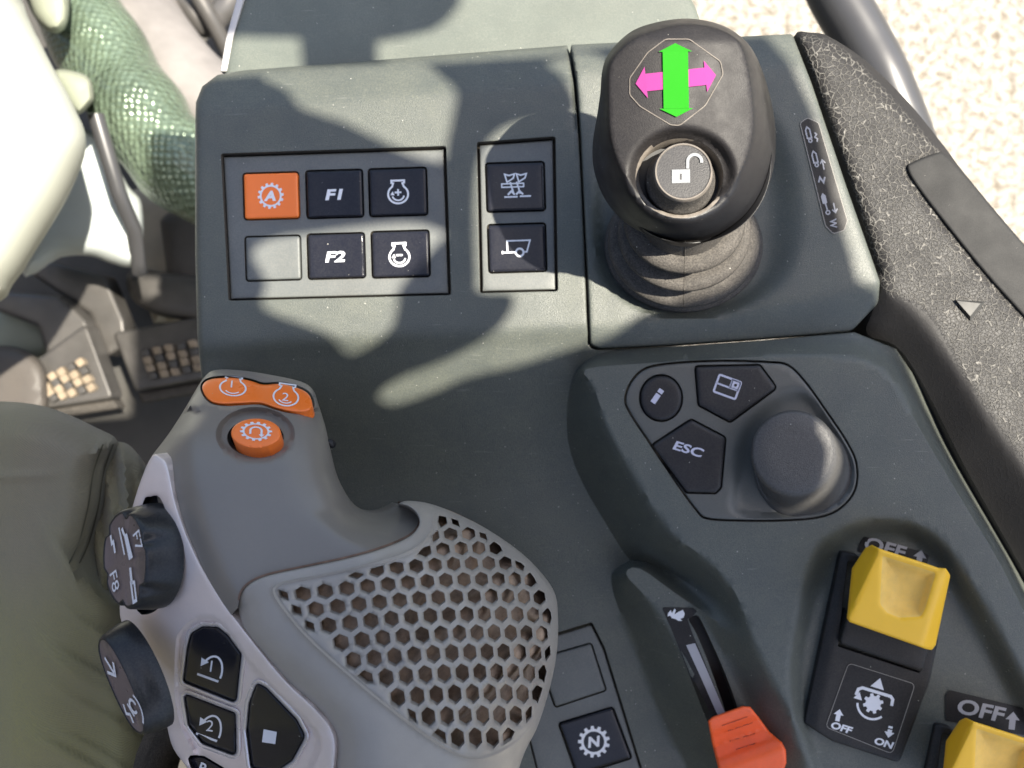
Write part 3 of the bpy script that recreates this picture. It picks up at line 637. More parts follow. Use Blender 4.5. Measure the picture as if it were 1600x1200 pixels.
# yellow guarded switches
def yswitch(dx, dy, dz=0, full=True):
    def T(a): return [(x+dx, y+dy) for x, y in a]
    root = None
    # frame
    FR = T(rpoly([(1313, 860), (1338, 866), (1466, 1000), (1452, 1066), (1405, 1192), (1300, 1158), (1256, 1130)], [5, 6, 6, 6, 8, 8, 6], 3))
    WELL = T(rpoly([(1325, 876), (1345, 880), (1452, 1002), (1437, 1052), (1309, 1010)], 3, 3))
    b = MB(); zfr = lambda X, Y: (-2.6+dz+roll(np.maximum(sdf(FR, X, Y), 0), 3, 0.8)-1.8*np.clip(1-(X-dx-1253-(1160-Y+dy)*0.20)/16, 0, 1))*mm
    sheet(b, FR, zfr, holes=[WELL], sp=8, rings=(0.5, 1.5, 3), wall=7*mm, hwall=9*mm, step=7)
    ql = np.array(WELL); b.add(P(ql[:, 0], ql[:, 1], (-11+dz)*mm), [list(range(len(ql)))[::(-1 if area(WELL) > 0 else 1)]], 1)
    LB = T(rpoly([(1326, 1036), (1430, 1069), (1394, 1178), (1290, 1136)], 8, 4))
    zl = lambda X, Y: zfr(X, Y)*0+(-2.6+dz+0.2)*mm
    sheet(b, LB, zl, sp=20, mi=1)
    stroke(b, lambda u, v: P(u, v, (-2.6+dz+0.28)*mm+0*np.asarray(u, float)), LB, 0.9, 3, closed=True)
    m = pxmap(1363+dx, 1096+dy, 22, rot=17, zf=(-2.6+dz+0.25)*mm)
    stroke(b, m, [(-1.25, 0.1), (-1.2, 0.55), (-0.95, 0.72), (1.15, 0.72), (1.35, 0.55), (1.4, 0.1)], 0.22, 2)
    fill(b, m, [(-0.45, 1.0), (0.55, 1.0), (0.05, 1.75)], 2)
    g = []
    for i in range(64):
        t = 2*math.pi*i/64; k = 0.72 if (i % 8) < 4 else 0.54; g.append((0.1+k*math.cos(t+0.3), -0.12+k*math.sin(t+0.3)))
    fill(b, m, g, 2)
    stroke(b, m, arc(0.1, -0.12, 1.12, 195, 320, 14), 0.16, 2); fill(b, m, [(-1.35, -0.15), (-0.72, -0.15), (-1.05, 0.38)], 2)
    m = pxmap(1310+dx, 1118+dy, 10, rot=12, zf=(-2.6+dz+0.25)*mm)
    fill(b, m, [(-0.35, -0.9), (0.35, -0.9), (0.35, 0.1), (0.8, 0.1), (0, 1.0), (-0.8, 0.1), (-0.35, 0.1)], 2)
    text(b, pxmap(1315+dx, 1137+dy, 12, rot=17, zf=(-2.6+dz+0.25)*mm, shear=0.15), 'OFF', 0.95, 2, bold=0.04, stretch=1.3)
    m = pxmap(1390+dx, 1143+dy, 10, rot=12, zf=(-2.6+dz+0.25)*mm)
    fill(b, m, [(-0.35, 0.3), (0.35, 0.3), (0.35, -0.1), (0.8, -0.1), (0, -1.0), (-0.8, -0.1), (-0.35, -0.1)], 2); fill(b, m, [(-0.35, 0.5), (0.35, 0.5), (0.35, 0.85), (-0.35, 0.85)], 2)
    text(b, pxmap(1381+dx, 1161+dy, 12, rot=17, zf=(-2.6+dz+0.25)*mm, shear=0.15), 'ON', 0.95, 2, bold=0.04, stretch=1.3)
    fo = b.build('guarded_switch', [M['frame'], M['decal'], M['white'], M['line']], con, ang=50)
    fo['label'] = 'black framed switch with a whole yellow cap and rotor symbol' if full else 'black framed switch with yellow cap cut by the picture corner'
    # dark body under the cap
    BB = T(rpoly([(1325, 955), (1455, 1000), (1443, 1046), (1436, 1049), (1314, 1006), (1312, 1000)], 4, 3))
    b = MB(); slab(b, BB, (0.5+dz)*mm, 9*mm, 5, 1.2*mm); b.build('switch_body', [M['frame']], fo)
    # cap
    OUT = T(rpoly([(1331, 888), (1352, 856), (1362, 851), (1374, 857), (1440, 878), (1466, 887), (1478, 888), (1485, 899), (1462, 1008), (1456, 1016), (1446, 1014), (1327, 972), (1323, 966)],
                  [6, 6, 5, 4, 10, 6, 4, 6, 5, 4, 4, 5, 4], 4))
    CUP = T(rpoly([(1376, 864), (1400, 872), (1466, 893), (1449, 950), (1441, 966), (1405, 968), (1385, 960), (1372, 945)], [7, 20, 8, 14, 10, 14, 12, 16], 5))
    def zc(X, Y):
        x = X-dx; y = Y-dy
        u = (x-1400)*0.956+(y-930)*0.295      # across
        v = -(x-1400)*0.295+(y-930)*0.956     # down the cap
        z = 22-0.032*(v+60)
        ul = -52-0.08*v-(0.16*(v+60)*0.25)                      # left facet crease
        s = (ul-u); z = z-0.42*0.5*(np.sqrt(s*s+6)+s)
        z = z-0.10*0.5*(np.sqrt((u-62)**2+6)+(u-62))*3
        c = sdf(CUP, X, Y); z = z-2.4*sstep(c/16)-1.8*sstep(c/34)
        z = z+1.6*np.exp(-(((v+66)/9)**2))*(np.exp(-(((u-72)/14)**2))+np.exp(-(((u+58)/16)**2)))
        z = z+roll(np.maximum(sdf(OUT, X, Y), 0), 3.6, 1.2)
        return (z+dz)*mm
    b = MB(); sheet(b, OUT, zc, sp=4.5, rings=(0.5, 1.6, 3.2, 5), wall=15*mm, wdir='view', loops=[inset(CUP, 3)], step=5)
    # scuffed cup: retint faces inside the cup
    for k, f in enumerate(b.f):
        pts = np.array([b.v[i] for i in f]); 
        zc_ = pts[:, 2].mean(); kx = F/(D-zc_); cx_, cy_ = pts[:, 0].mean()*kx+800, 600-pts[:, 1].mean()*kx
        if len(f) == 3 and float(sdf(inset(CUP, 3), np.array([cx_]), np.array([cy_]))[0]) > 0: b.m[k] = 1
    b.build('switch_cap', [M['yellow'], M['yellowworn']], fo, ang=35)
    # OFF decal above
    if full: DC = [(1343, 845), (1352, 838), (1440, 866), (1452, 888), (1340, 856)]
    DC = T(rpoly([(1344, 846), (1350, 838), (1440, 862), (1452, 868), (1446, 890), (1340, 862)], 3, 2)) if full else T(rpoly([(1330, 816), (1336, 808), (1452, 836), (1458, 880), (1330, 856)], 3, 2))
    zd = lambda X, Y: Hbody(X, Y)+0.35*mm
    b = MB(); sheet(b, DC, zd, sp=8, step=6)
    if full:
        text(b, pxmap(1383, 856, 21, rot=15, zf=lambda X, Y: zd(X, Y)+0.1*mm, shear=0.1), 'OFF', 1.0, 1, bold=0.03, stretch=1.35)
        m = pxmap(1437, 872, 13, rot=12, zf=lambda X, Y: zd(X, Y)+0.1*mm)
    else:
        text(b, pxmap(1533, 1110, 24, rot=12, zf=lambda X, Y: zd(X, Y)+0.1*mm, shear=0.1), 'OFF', 1.0, 1, bold=0.03, stretch=1.35)
        m = pxmap(1582, 1126, 14, rot=6, zf=lambda X, Y: zd(X, Y)+0.1*mm)
    fill(b, m, [(-0.35, -1.0), (0.35, -1.0), (0.35, 0.1), (0.8, 0.1), (0, 1.0), (-0.8, 0.1), (-0.35, 0.1)], 1)
    b.build('off_decal', [M['decal'], M['greyprint']], fo)
yswitch(0, 0)
yswitch(147, 270, -1, False)

# ================================================================ JOYSTICK
joy = empty('joystick', tuple(P(1070, 400, -4*mm)), 'black joystick with green and magenta arrow emblem and padlock button on ribbed rubber boot', 'joystick')
mb = MB()
def ell(cx, cy, rx, ry, z, n=72): 
    t = np.linspace(0, 2*math.pi, n, endpoint=False); return P(cx+rx*np.cos(t), cy-ry*np.sin(t), z)
bl = [(-5, 123, 104, 384), (-2.0, 124, 104, 384), (-0.6, 122, 102, 383), (-0.4, 117, 98, 382), (0.5, 106, 90, 383), (4, 106, 92, 380), (9, 119, 104, 377), (10.5, 118, 103, 376), (11.5, 110, 95, 375), (10.5, 92, 80, 374), (12, 89, 77, 371), (18, 94, 82, 367),
      (21, 104, 92, 364), (22.5, 103, 90, 363), (23.5, 94, 82, 361), (22.5, 80, 68, 360), (25, 78, 67, 357), (30, 84, 74, 351), (33, 95, 82, 346), (34.5, 93, 80, 344), (35.5, 84, 72, 342), (35, 70, 60, 340), (40, 70, 60, 330), (48, 72, 60, 315)]
rings_mesh(mb, [ell(1068+(i*0.1), cy, rx, ry, z*mm) for i, (z, rx, ry, cy) in enumerate(bl)], [0], cap=False)
sm_ = [P(1068+(i*0.1), cy+ry, z*mm) for i, (z, rx, ry, cy) in enumerate(bl) if i > 2]; tube(mb, sm_, 0.00022, n=6)
mb.build('rubber_boot', [M['rubber']], joy, ang=70)
HEAD = smooth([(941, 110), (952, 82), (985, 50), (1025, 35), (1075, 29), (1125, 38), (1163, 62), (1185, 95), (1203, 150), (1212, 205), (1209, 262), (1190, 312), (1158, 348), (1115, 370), (1070, 377), (1020, 370), (975, 345),
               (944, 308), (928, 265), (926, 225), (933, 180), (938, 145)], 5)
TOPF = smooth([(951, 108), (965, 82), (995, 58), (1035, 44), (1080, 38), (1125, 46), (1155, 66), (1168, 100), (1176, 150), (1178, 200), (1168, 245), (1148, 285), (1115, 318), (1068, 336), (1022, 322), (985, 290), (964, 250), (953, 210), (950, 155)], 5)
HOLE = circ(1064, 276, 66, 60)
def zhead(X, Y):
    z = 82-0.030*(Y-40)+0*X
    z = z-0.00045*(X-1065)**2*0.6-5*sstep((70-Y)/50)
    a = sdf(HEAD, X, Y); b = sdf(TOPF, X, Y)
    out = np.maximum(-b, 0); ww = np.maximum(a, 0)+out
    t = np.where(b < 0, out/np.maximum(ww, 1e-6), 0)
    rh = np.hypot((X-1066)/88, (Y-272)/76); z = z-4.0*sstep((1-rh)/0.25)
    z = z-0.55*(sstep(np.clip(1-np.abs(b+1)/3.5, 0, 1)))          # fine groove line
    drop = 11*t+11*t**3.2
    z = z-drop*np.clip(ww/26, 0.45, 1.15)
    return z*mm
mb = MB(); sheet(mb, HEAD, zhead, holes=[HOLE], sp=6, rings=(0.5, 1.5, 3, 6), hwall=9*mm, hdz=-0.2*mm, mh=1, loops=[inset(HOLE, -5), TOPF, inset(TOPF, 3)], step=6)
# underside: from the rim down and in to the boot
N = 110; idx = np.array(HEAD); tt = idx
def scaled(f, z, cy=320, cx=1068):
    base = P(idx[:, 0], idx[:, 1], zhead(idx[:, 0], idx[:, 1])); c = np.array(P(cx, cy, z*mm)); o = base.copy(); o[:, :2] = c[:2]+(base[:, :2]-base[:, :2].mean(0))*f; o[:, 2] = z*mm if f != 1 else base[:, 2]; return o
b0 = P(idx[:, 0], idx[:, 1], zhead(idx[:, 0], idx[:, 1])); b1 = b0-[0, 0, 0.0025]
b1[:, :2] = b0[:, :2].mean(0)+(b0[:, :2]-b0[:, :2].mean(0))*0.985
c0 = b0[:, :2].mean(0)
def low(f, z, sh):
    o = b0.copy(); o[:, :2] = c0+np.array(sh)+(b0[:, :2]-c0)*f; o[:, 2] = z*mm; return o
base_c = P(1068, 325, 46*mm)[:2]-c0
rs = [b0, b1, low(0.85, 53, base_c*0.3), low(0.66, 50, base_c*0.55), low(0.50, 44, base_c*0.8)]
sg = 1 if area(HEAD) > 0 else -1
for k in range(len(rs)-1):
    n = len(idx); mb.add(np.concatenate([rs[k], rs[k+1]]), [([i, (i+1) % n, n+(i+1) % n, n+i] if sg > 0 else [i, n+i, n+(i+1) % n, (i+1) % n]) for i in range(n)], 0)
# matte inlay of the top face
for k, f in enumerate(mb.f):
    if len(f) == 3:
        pts = np.array([mb.v[i] for i in f]); z_ = pts[:, 2].mean(); kx = F/(D-z_)
        if float(sdf(TOPF, np.array([pts[:, 0].mean()*kx+800]), np.array([600-pts[:, 1].mean()*kx]))[0]) > 1: mb.m[k] = 2
        hx_, hy_ = pts[:, 0].mean()*kx+800, 600-pts[:, 1].mean()*kx
        hd_ = -float(sdf(HOLE, np.array([hx_]), np.array([hy_]))[0])
        if 0 < hd_ < 5 and (hx_-1064)*0.75-(hy_-276)*1 < 12: mb.m[k] = 1
# cavity floor
hq = np.array(HOLE); mb.add(P(hq[:, 0]*1.0, hq[:, 1], 64*mm), [list(range(len(hq)))[::-1]], 3)
# emblem
zem = lambda X, Y: zhead(X, Y)+0.25*mm
OCT = rpoly([(1040, 61), (1077, 61), (1126, 96), (1130, 116), (1102, 165), (1062, 196), (1048, 195), (1000, 166), (984, 148), (984, 122), (1012, 82)], [14, 14, 12, 10, 24, 12, 10, 20, 10, 10, 24], 4)
stroke(mb, lambda u, v: P(u, v, zhead(np.asarray(u, float), np.asarray(v, float))+0.28*mm), OCT, 1.5, 6, closed=True)
rot = 3
mG = pxmap(1056, 125, 60, zf=zem, rot=-1, eps=0.0003); mM = pxmap(1056, 124, 62, zf=zem, rot=-6, eps=0.00012)
def darrow(m, L, w_, hw, hl, mi):
    # split into pieces so it follows the surface
    for s in (1, -1): fill(mb, m, [(s*(L-hl), hw), (s*(L-hl), -hw), (s*L, 0)], mi)
    n = 6; xs = np.linspace(-(L-hl), L-hl, n+1)
    for i in range(n): fill(mb, m, [(xs[i], -w_), (xs[i+1], -w_), (xs[i+1], w_), (xs[i], w_)], mi)
darrow(mM, 1.02, 0.22, 0.40, 0.27, 5)
mG2 = lambda u, v: mG(-np.asarray(v), np.asarray(u)); darrow(mG2, 0.96, 0.33, 0.44, 0.22, 4)
mb.build('handle', [M['joy'], M['ringdust'], M['joytop'], M['black'], M['green'], M['magenta'], M['ringdust']], joy, ang=55)
mb = MB()
kc0 = Vector(P(1061, 290, 62*mm)); kc1 = Vector(P(1068, 268, 79*mm)); q = lambda t, r: ring3(kc0.lerp(kc1, t), rr(r, 0.075), (0, 0.03, 1), 48)
rings_mesh(mb, [q(0, 56), q(0.35, 56), q(0.45, 54.5), q(0.52, 50), q(0.9, 46), q(0.97, 45), q(1.0, 43.5), q(1.0, 42), q(0.985, 41), q(0.985, 20)], [0, 0, 0, 0, 1, 2, 2, 2, 3, 3])
t_ = kc0.lerp(kc1, 0.99)
m = frame_map(tuple(t_), (0.0034, 0, 0), (0, 0.0034, 0), (0, 0, 1), 0.0002)
fill(mb, m, [(-1.0, -1.0), (0.55, -0.95), (0.55, 0.2), (-1.0, 0.15)], 4)
stroke(mb, m, [(0.35, 0.25), (0.35, 0.75)]+arc(0.95, 0.85, 0.6, 180, -10, 12), 0.26, 5)
m2 = frame_map(tuple(t_), (0.0034, 0, 0), (0, 0.0034, 0), (0, 0, 1), 0.0003); fill(mb, m2, [(-0.3, -0.7), (-0.16, -0.7), (-0.16, -0.2), (-0.3, -0.2)], 3)
o = mb.build('push_button', [M['rubber'], M['ringdust'], M['ringdust'], M['satin'], M['lockprint'], M['lockprint']], joy); o['label'] = 'round button with an open padlock symbol'

# ================================================================ DRIVE LEVER
lev = empty('drive_lever', tuple(P(560, 1000, -20*mm)), 'grey multi-function hand lever with orange thumb buttons, silver side plate and honeycomb palm rest', 'hand lever')
SEAM = smooth([(372, 950), (376, 928), (390, 912), (420, 899), (480, 886), (545, 872), (600, 856), (640, 838), (655, 820), (652, 803), (638, 791), (622, 787)], 4, closed=False)
SEAM = SEAM[:SEAM.index(SEAM[-1])+1]
SIL_TOP = [(622, 787), (600, 798), (575, 799), (553, 788), (537, 765), (525, 738), (516, 700), (508, 665), (497, 630), (489, 609), (470, 596), (420, 585), (370, 578), (337, 578), (322, 586), (309, 604), (285, 645), (262, 680), (238, 711)]
UL = [(240, 740), (250, 800), (275, 850), (300, 892), (335, 935), (360, 962)]
UP = SEAM+smooth(SIL_TOP, 3, closed=False)[1:]+smooth(UL, 2, closed=False)
yy = np.arange(540, 1400, 4.0)
pz = np.interp(yy, [540, 575, 620, 680, 740, 820, 900, 1000, 1200, 1400], [40, 52, 66, 80, 88, 94, 98, 100, 98, 92])
kk = np.exp(-np.linspace(-2, 2, 21)**2); kk /= kk.sum(); pz = np.convolve(np.pad(pz, 10, 'edge'), kk, 'valid')
def zup(X, Y, e=True):
    z = np.interp(Y, yy, pz)
    xc = np.interp(Y, [570, 610, 680, 760, 830, 900, 945, 1000], [345, 326, 301, 303, 322, 350, 376, 410])
    s = xc-X; z = z-0.19*0.5*(np.sqrt(s*s+160)+s)*1.0
    sr = X-np.interp(Y, [560, 640, 740, 800, 860, 1000], [440, 430, 440, 470, 560, 640]); z = z-0.05*0.5*(np.sqrt(sr*sr+400)+sr)-0.0006*np.maximum(0, sr)**2
    d = np.maximum(0, np.minimum(sdf(UP, X, Y), 80)); 
    # silhouettes only (top, right): distance to SIL_TOP polyline
    S_ = np.array(smooth(SIL_TOP, 3, closed=False)); dd = np.full(X.shape, 1e9)
    for a, b in zip(S_[:-1], S_[1:]):
        e_ = b-a; L_ = max(1e-9, e_@e_); t = np.clip(((X-a[0])*e_[0]+(Y-a[1])*e_[1])/L_, 0, 1); dd = np.minimum(dd, np.hypot(X-a[0]-t*e_[0], Y-a[1]-t*e_[1]))
    rad = np.where((Y > 640), 38, 14); z = z+roll(dd, rad, 14*np.where(Y > 640, 1, 0.45))
    # saddle under the wing tip
    z = z-9*np.exp(-(((X-590)/48)**2+((Y-806)/26)**2))
    # thumb-button dimple
    r = np.hypot((X-399)/62, (Y-679)/43); z = z-3.6*sstep((1.0-r)/0.13)
    return z*mm
mb = MB()
TW = smooth([(314, 606), (318, 594), (334, 588), (365, 587), (392, 592), (412, 598), (440, 597), (468, 604), (485, 615), (490, 634), (478, 643), (455, 642), (430, 636), (405, 628), (375, 629), (345, 630), (325, 624)], 4)
TW = [(403+(x-403)*0.975, 617+(y-615)*0.95) for x, y in TW]
RB = circ(399, 684, 42, 27)
sheet(mb, UP, zup, holes=[inset(TW, -3), inset(RB, -2)], sp=7, rings=(0.6, 2, 5, 10, 18), wall=0.06, wdir='view', hwall=3*mm, mh=1, step=7, loops=[circ(399, 679, 62, 43), circ(399, 679, 53, 36.5)])
mb.build('upper_shell', [M['lever'], M['black']], lev, ang=60)
# closing plug below the holes
mb = MB(); V = [P(x, y, 0.045) for x, y in ((330, 600), (500, 640), (480, 760), (300, 740))]; mb.add(V, [[3, 2, 1, 0]])
mb.build('inner_core', [M['black']], lev)
nt_ = (0.0, -0.72, -0.69)
def d_tw(b, zf):
    m = pxmap(364, 604, 26, 17, rot=6, zf=zf, eps=0.0002); engine(b, m, 0.11); text(b, pxmap(362, 600, 26, 17, rot=6, zf=zf, eps=0.0002), '1', 0.62, bold=0.0)
    stroke(b, m, arc(0, -0.12, 0.5, 215, 320, 10), 0.09)
    m = pxmap(447, 618, 25, 19, rot=8, zf=zf, eps=0.0002); engine(b, m, 0.11); text(b, pxmap(446, 620, 25, 19, rot=8, zf=zf, eps=0.0002), '2', 0.66, bold=0.0)
    stroke(b, m, arc(0, -0.12, 0.5, 215, 320, 10), 0.09)
b = MB()
tz = lambda X, Y: np.interp(Y, yy, pz)*mm-1.2*mm-0.016*mm*np.abs(X-405)+1.4*mm-1.2*mm*np.exp(-((X-405-(Y-610)*0.1)/14)**2)
zf = slab(b, TW, tz, 4*mm, 4, 0.9*mm, wdir=nt_, sp=6); d_tw(b, zf)
o = b.build('twin_button', [M['orange'], M['white']], lev); o['label'] = 'wide orange double button with engine symbols 1 and 2'
b = MB()
pl0 = float(zup(np.array([399.]), np.array([684.]))[0])
rz = lambda X, Y: pl0+4.6*mm+0.30*mm*(Y-679)*0.55+0*X
RT = circ(400, 677, 39, 23)
zf = slab(b, RT, rz, 9*mm, 3.5, 0.6*mm, wdir=nt_, sp=6)
m = pxmap(400, 674, 21, 12.5, rot=3, zf=zf, eps=0.0002); gear(b, m, 1.0, 14, 0.14, 0.2)
stroke(b, m, [(-0.42, -0.35), (-0.42, 0.1)]+arc(0, 0.12, 0.42, 180, 0, 10)+[(0.42, -0.4)], 0.16); fill(b, m, [(0.2, -0.35), (0.64, -0.35), (0.42, -0.7)])
o = b.build('thumb_button', [M['orange'], M['white']], lev); o['label'] = 'small round orange button with a gear symbol'
# small black side button on the right of the neck
mb = MB(); c_ = Vector(P(521, 693, 0.060)); rings_mesh(mb, [ring3(c_+Vector((-0.0008+0.0005*t, 0, 0.0)), 0.0015*k, (1, 0.1, 0.3), 24) for t, k in ((-2, 1), (1, 1), (2, 0.8), (2.4, 0.4))], [0]); mb.build('side_button', [M['joy']], lev)

# palm rest
PALM_R = [(622, 787), (632, 783), (648, 783), (672, 787), (705, 799), (760, 826), (815, 864), (850, 900), (868, 930), (872, 965), (871, 1010), (864, 1055), (852, 1100), (838, 1140), (820, 1175), (806, 1220), (790, 1300)]
PALM_L = [(560, 1300), (528, 1230), (525, 1200), (526, 1165), (518, 1138), (492, 1106), (448, 1064), (404, 1012), (380, 980)]
PALM = smooth(PALM_R, 3, closed=False)+smooth(PALM_L, 3, closed=False)+SEAM[:-1]
rimR = np.array(smooth(PALM_R, 3, closed=False)); rimL = np.array(smooth(PALM_L+[(372, 950)], 3, closed=False))
def pdist(S_, X, Y):
    dd = np.full(X.shape, 1e9)
    for a, b in zip(S_[:-1], S_[1:]):
        e_ = b-a; L_ = max(1e-9, e_@e_); t = np.clip(((X-a[0])*e_[0]+(Y-a[1])*e_[1])/L_, 0, 1); dd = np.minimum(dd, np.hypot(X-a[0]-t*e_[0], Y-a[1]-t*e_[1]))
    return dd
seamA = np.array(SEAM)
def zpalm(X, Y):
    z = np.interp(Y, yy, pz)+1.2
    sr = X-np.interp(Y, [780, 860, 1000, 1200], [560, 560, 600, 600])
    z = z-0.05*0.5*(np.sqrt(sr*sr+400)+sr)-0.00030*np.maximum(0, sr)**2
    z = z+roll(pdist(rimR, X, Y), 105, 22)
    z = z+roll(pdist(rimL, X, Y), 75, 8)
    z = z+roll(pdist(seamA, X, Y), 3.5, 0.9)
    return z*mm
HIN = smooth([(430, 925), (436, 916), (452, 911), (500, 902), (560, 889), (620, 873), (655, 856), (676, 832), (681, 806), (690, 801), (705, 805), (755, 830), (808, 868), (842, 905), (860, 935), (866, 970), (864, 1012), (857, 1055),
              (845, 1098), (826, 1134), (800, 1160), (765, 1178), (735, 1182), (705, 1172), (660, 1143), (600, 1097), (540, 1047), (480, 992), (445, 950)], 3)
holes = []; rims = []
for mrow in range(-9, 14):
    for n in range(-14, 26):
        nn = n+0.58*mrow
        if nn < -1.2 or nn > 19: continue
        dy_ = 26*mrow+0.62*mrow**2 if mrow >= 0 else 25.5*mrow+0.55*mrow**2*1.0
        x = 437+36*nn-0.45*nn*nn; y = 934-5.3*nn+0.25*nn*nn+dy_
        hx = (36-0.9*nn); hy = 26+1.24*mrow if mrow >= 0 else 26+0.9*mrow
        hy = max(hy, 17)
        c = float(sdf(HIN, np.array([x]), np.array([y]))[0])
        if c < 1.5: continue
        pts = []
        for k in range(6):
            a = R(60*k+30-8); pts.append((x+math.cos(a)*hx*0.43, y+math.sin(a)*hy*0.495))
        pts = rpoly(pts, 2.5, 2); A = np.array(pts); s = sdf(HIN, A[:, 0], A[:, 1])
        bad = s < 4
        if bad.any():
            # pull the offending corners towards the cell centre until they are inside
            for i in np.where(bad)[0]:
                for t in np.linspace(0, 1, 21):
                    q_ = A[i]*(1-t)+np.array([x, y])*t
                    if sdf(HIN, q_[:1], q_[1:])[0] >= 4: A[i] = q_; break
                else: A[i] = (x, y)
            if abs(area(A)) < 70: continue
        holes.append([tuple(p) for p in A])
mb = MB(); 
hin_out = inset(HIN, -2)
def zpalm2(X, Y): # groove line around the grille field
    return zpalm(X, Y)+0.55*mm*np.exp(-((sdf(HIN, X, Y)+4)/2.0)**2)-0.3*mm*np.exp(-((sdf(HIN, X, Y)-0.5)/2.0)**2)
print('hex holes', len(holes))
sheet(mb, PALM, zpalm2, holes=holes, sp=9, rings=(0.6, 1.8, 3.5, 8, 16, 30), wall=0.05, wdir='view', hwall=2.2*mm, hdz=-0.55*mm, mh=1, loops=[inset(HIN, 3), inset(HIN, 0.5), inset(HIN, -2), inset(HIN, -4), inset(HIN, -6)], step=7)
mb.build('palm_rest', [M['grille'], M['grille']], lev, ang=65)
mb = MB()
HF = inset(HIN, -6)
def bump(X, Y): return zpalm(X, Y)-4.4*mm+0.9*mm*np.sin(X*0.10+2*np.sin(Y*0.03))*np.sin(Y*0.09)-9*mm*sstep((X-610)/60)*sstep((0.5+0.5*np.sin(X*0.043+Y*0.05+0.6))*1.4-0.1)
sheet(mb, HF, bump, sp=10)
mb.build('foam_filter', [M['foam']], lev, ang=80)
mb = MB()
sm = [p for p in SEAM]; stroke(mb, lambda u, v: P(u, v, zup(np.asarray(u, float), np.asarray(v, float))+0.5*mm), [(x-0.5, y-2.2) for x, y in sm[2:]], 3.2, 0)
mb.build('seam_grime', [M['rust']], lev)

# silver side plate
SIL = smooth([(238, 712), (250, 713), (260, 722), (266, 745), (273, 780), (285, 818), (299, 852), (317, 889), (346, 937), (372, 972), (404, 1013), (448, 1066), (492, 1107), (517, 1138), (524, 1165), (522, 1200), (524, 1240),
              (400, 1300), (320, 1240), (292, 1199), (271, 1170), (262, 1140), (257, 1112), (233, 1054), (201, 996), (190, 972), (187, 950), (190, 900), (196, 850), (205, 800), (222, 745)], 3)
def zsil(X, Y):
    z = np.interp(Y, yy, pz)-2.5
    xc = np.interp(Y, [700, 780, 860, 960, 1060, 1140, 1250], [262, 290, 320, 380, 450, 520, 540])
    s = xc-X; z = z-0.115*np.maximum(0, s)-0.00018*np.maximum(0, s)**2
    return z
BZ = smooth([(274, 1005), (282, 984), (300, 968), (320, 963), (342, 968), (366, 995), (388, 1030), (430, 1075), (478, 1122), (498, 1150), (500, 1172), (488, 1200), (470, 1240), (330, 1225), (300, 1172), (280, 1130), (272, 1080)], 4)
B1 = rpoly([(300, 990), (317, 980), (340, 981), (355, 993), (376, 1022), (368, 1096), (288, 1064), (294, 1013)], [8, 8, 8, 8, 6, 5, 5, 8], 3)
B2 = rpoly([(289, 1085), (367, 1115), (368, 1179), (317, 1160), (296, 1132)], [4, 5, 5, 12, 12], 3)
B3 = rpoly([(402, 1068), (416, 1076), (462, 1124), (476, 1150), (456, 1187), (433, 1203), (394, 1199), (387, 1142), (391, 1098)], [5, 6, 10, 12, 12, 8, 6, 12, 8], 3)
B4 = rpoly([(294, 1182), (318, 1184), (350, 1203), (352, 1240), (320, 1240)], 6, 3)
zs = lambda X, Y: (zsil(X, Y)+roll(np.maximum(sdf(SIL, X, Y), 0), 4, 1.0)-2.6*sstep(sdf(BZ, X, Y)/6)-0.9*np.exp(-((sdf(BZ, X, Y)+6)/3.0)**2)*0)*mm
DIALWELL = smooth([(222, 790), (236, 776), (250, 778), (262, 810), (267, 860), (264, 910), (250, 945), (236, 958), (215, 955), (205, 900)], 3)
mb = MB()
sheet(mb, SIL, zs, holes=[inset(a, -3) for a in (B1, B2, B3, B4)]+[DIALWELL], sp=6, rings=(0.5, 1.5, 4), wall=0.03, wdir=(0.3, 0, -1), hwall=4*mm, mh=1, hdz=-0.6*mm, loops=[inset(BZ, 0.5), inset(BZ, 7)]+[inset(a, -9) for a in (B3,)], step=6)
for q_ in (B1, B2, B3, B4, DIALWELL):
    a = np.array(inset(q_, -5)); mb.add(P(a[:, 0], a[:, 1], (zsil(a[:, 0], a[:, 1])-(5.2 if q_ is not DIALWELL else 4.2)-1.2)*mm), [list(range(len(a)))[::(-1 if area(a) > 0 else 1)]], 1)
sp_ = mb.build('side_plate', [M['silver'], M['black']], lev, ang=45)
# raised silver ribs round the buttons
mb = MB()
for q_ in (B1, B2, B3):
    L_ = inset(q_, -6.0); L_ = dens(L_, 5)
    def prof_(off, h):
        a = np.array(inset(L_, off)); return P(a[:, 0], a[:, 1], (zsil(a[:, 0], a[:, 1])-2.6)*mm+h*mm)
    rg = [prof_(4.5, -1.2), prof_(2.6, 0.7), prof_(0, 1.25), prof_(-2.0, 0.9), prof_(-3.4, -0.8)]
    s_ = area(L_) > 0; n = len(L_)
    for k in range(4): mb.add(np.concatenate([rg[k], rg[k+1]]), [([i, (i+1) % n, n+(i+1) % n, n+i] if not s_ else [i, n+i, n+(i+1) % n, (i+1) % n]) for i in range(n)], 0)
mb.build('rib', [M['chrome']], sp_, ang=60)
zbt = lambda X, Y: (zsil(X, Y)-2.6)*mm
def d_k(cx, cy, ch):
    def f(b, zf):
        m = pxmap(cx, cy, 24, rot=20, zf=zf, eps=0.0002)
        stroke(b, m, [(0.75, -0.62)]+arc(0.05, -0.62, 0.72, 0, 150, 14, ry=1.25)[1:], 0.13); stroke(b, m, [(-0.75, -0.85), (0.72, -0.85)], 0.15)
        fill(b, m, [(-0.85, 0.25), (-0.3, 0.12), (-0.72, -0.3)]); text(b, pxmap(cx-2, cy+1, 24, rot=8, zf=zf, eps=0.0002), ch, 0.72, bold=0.0)
    return f
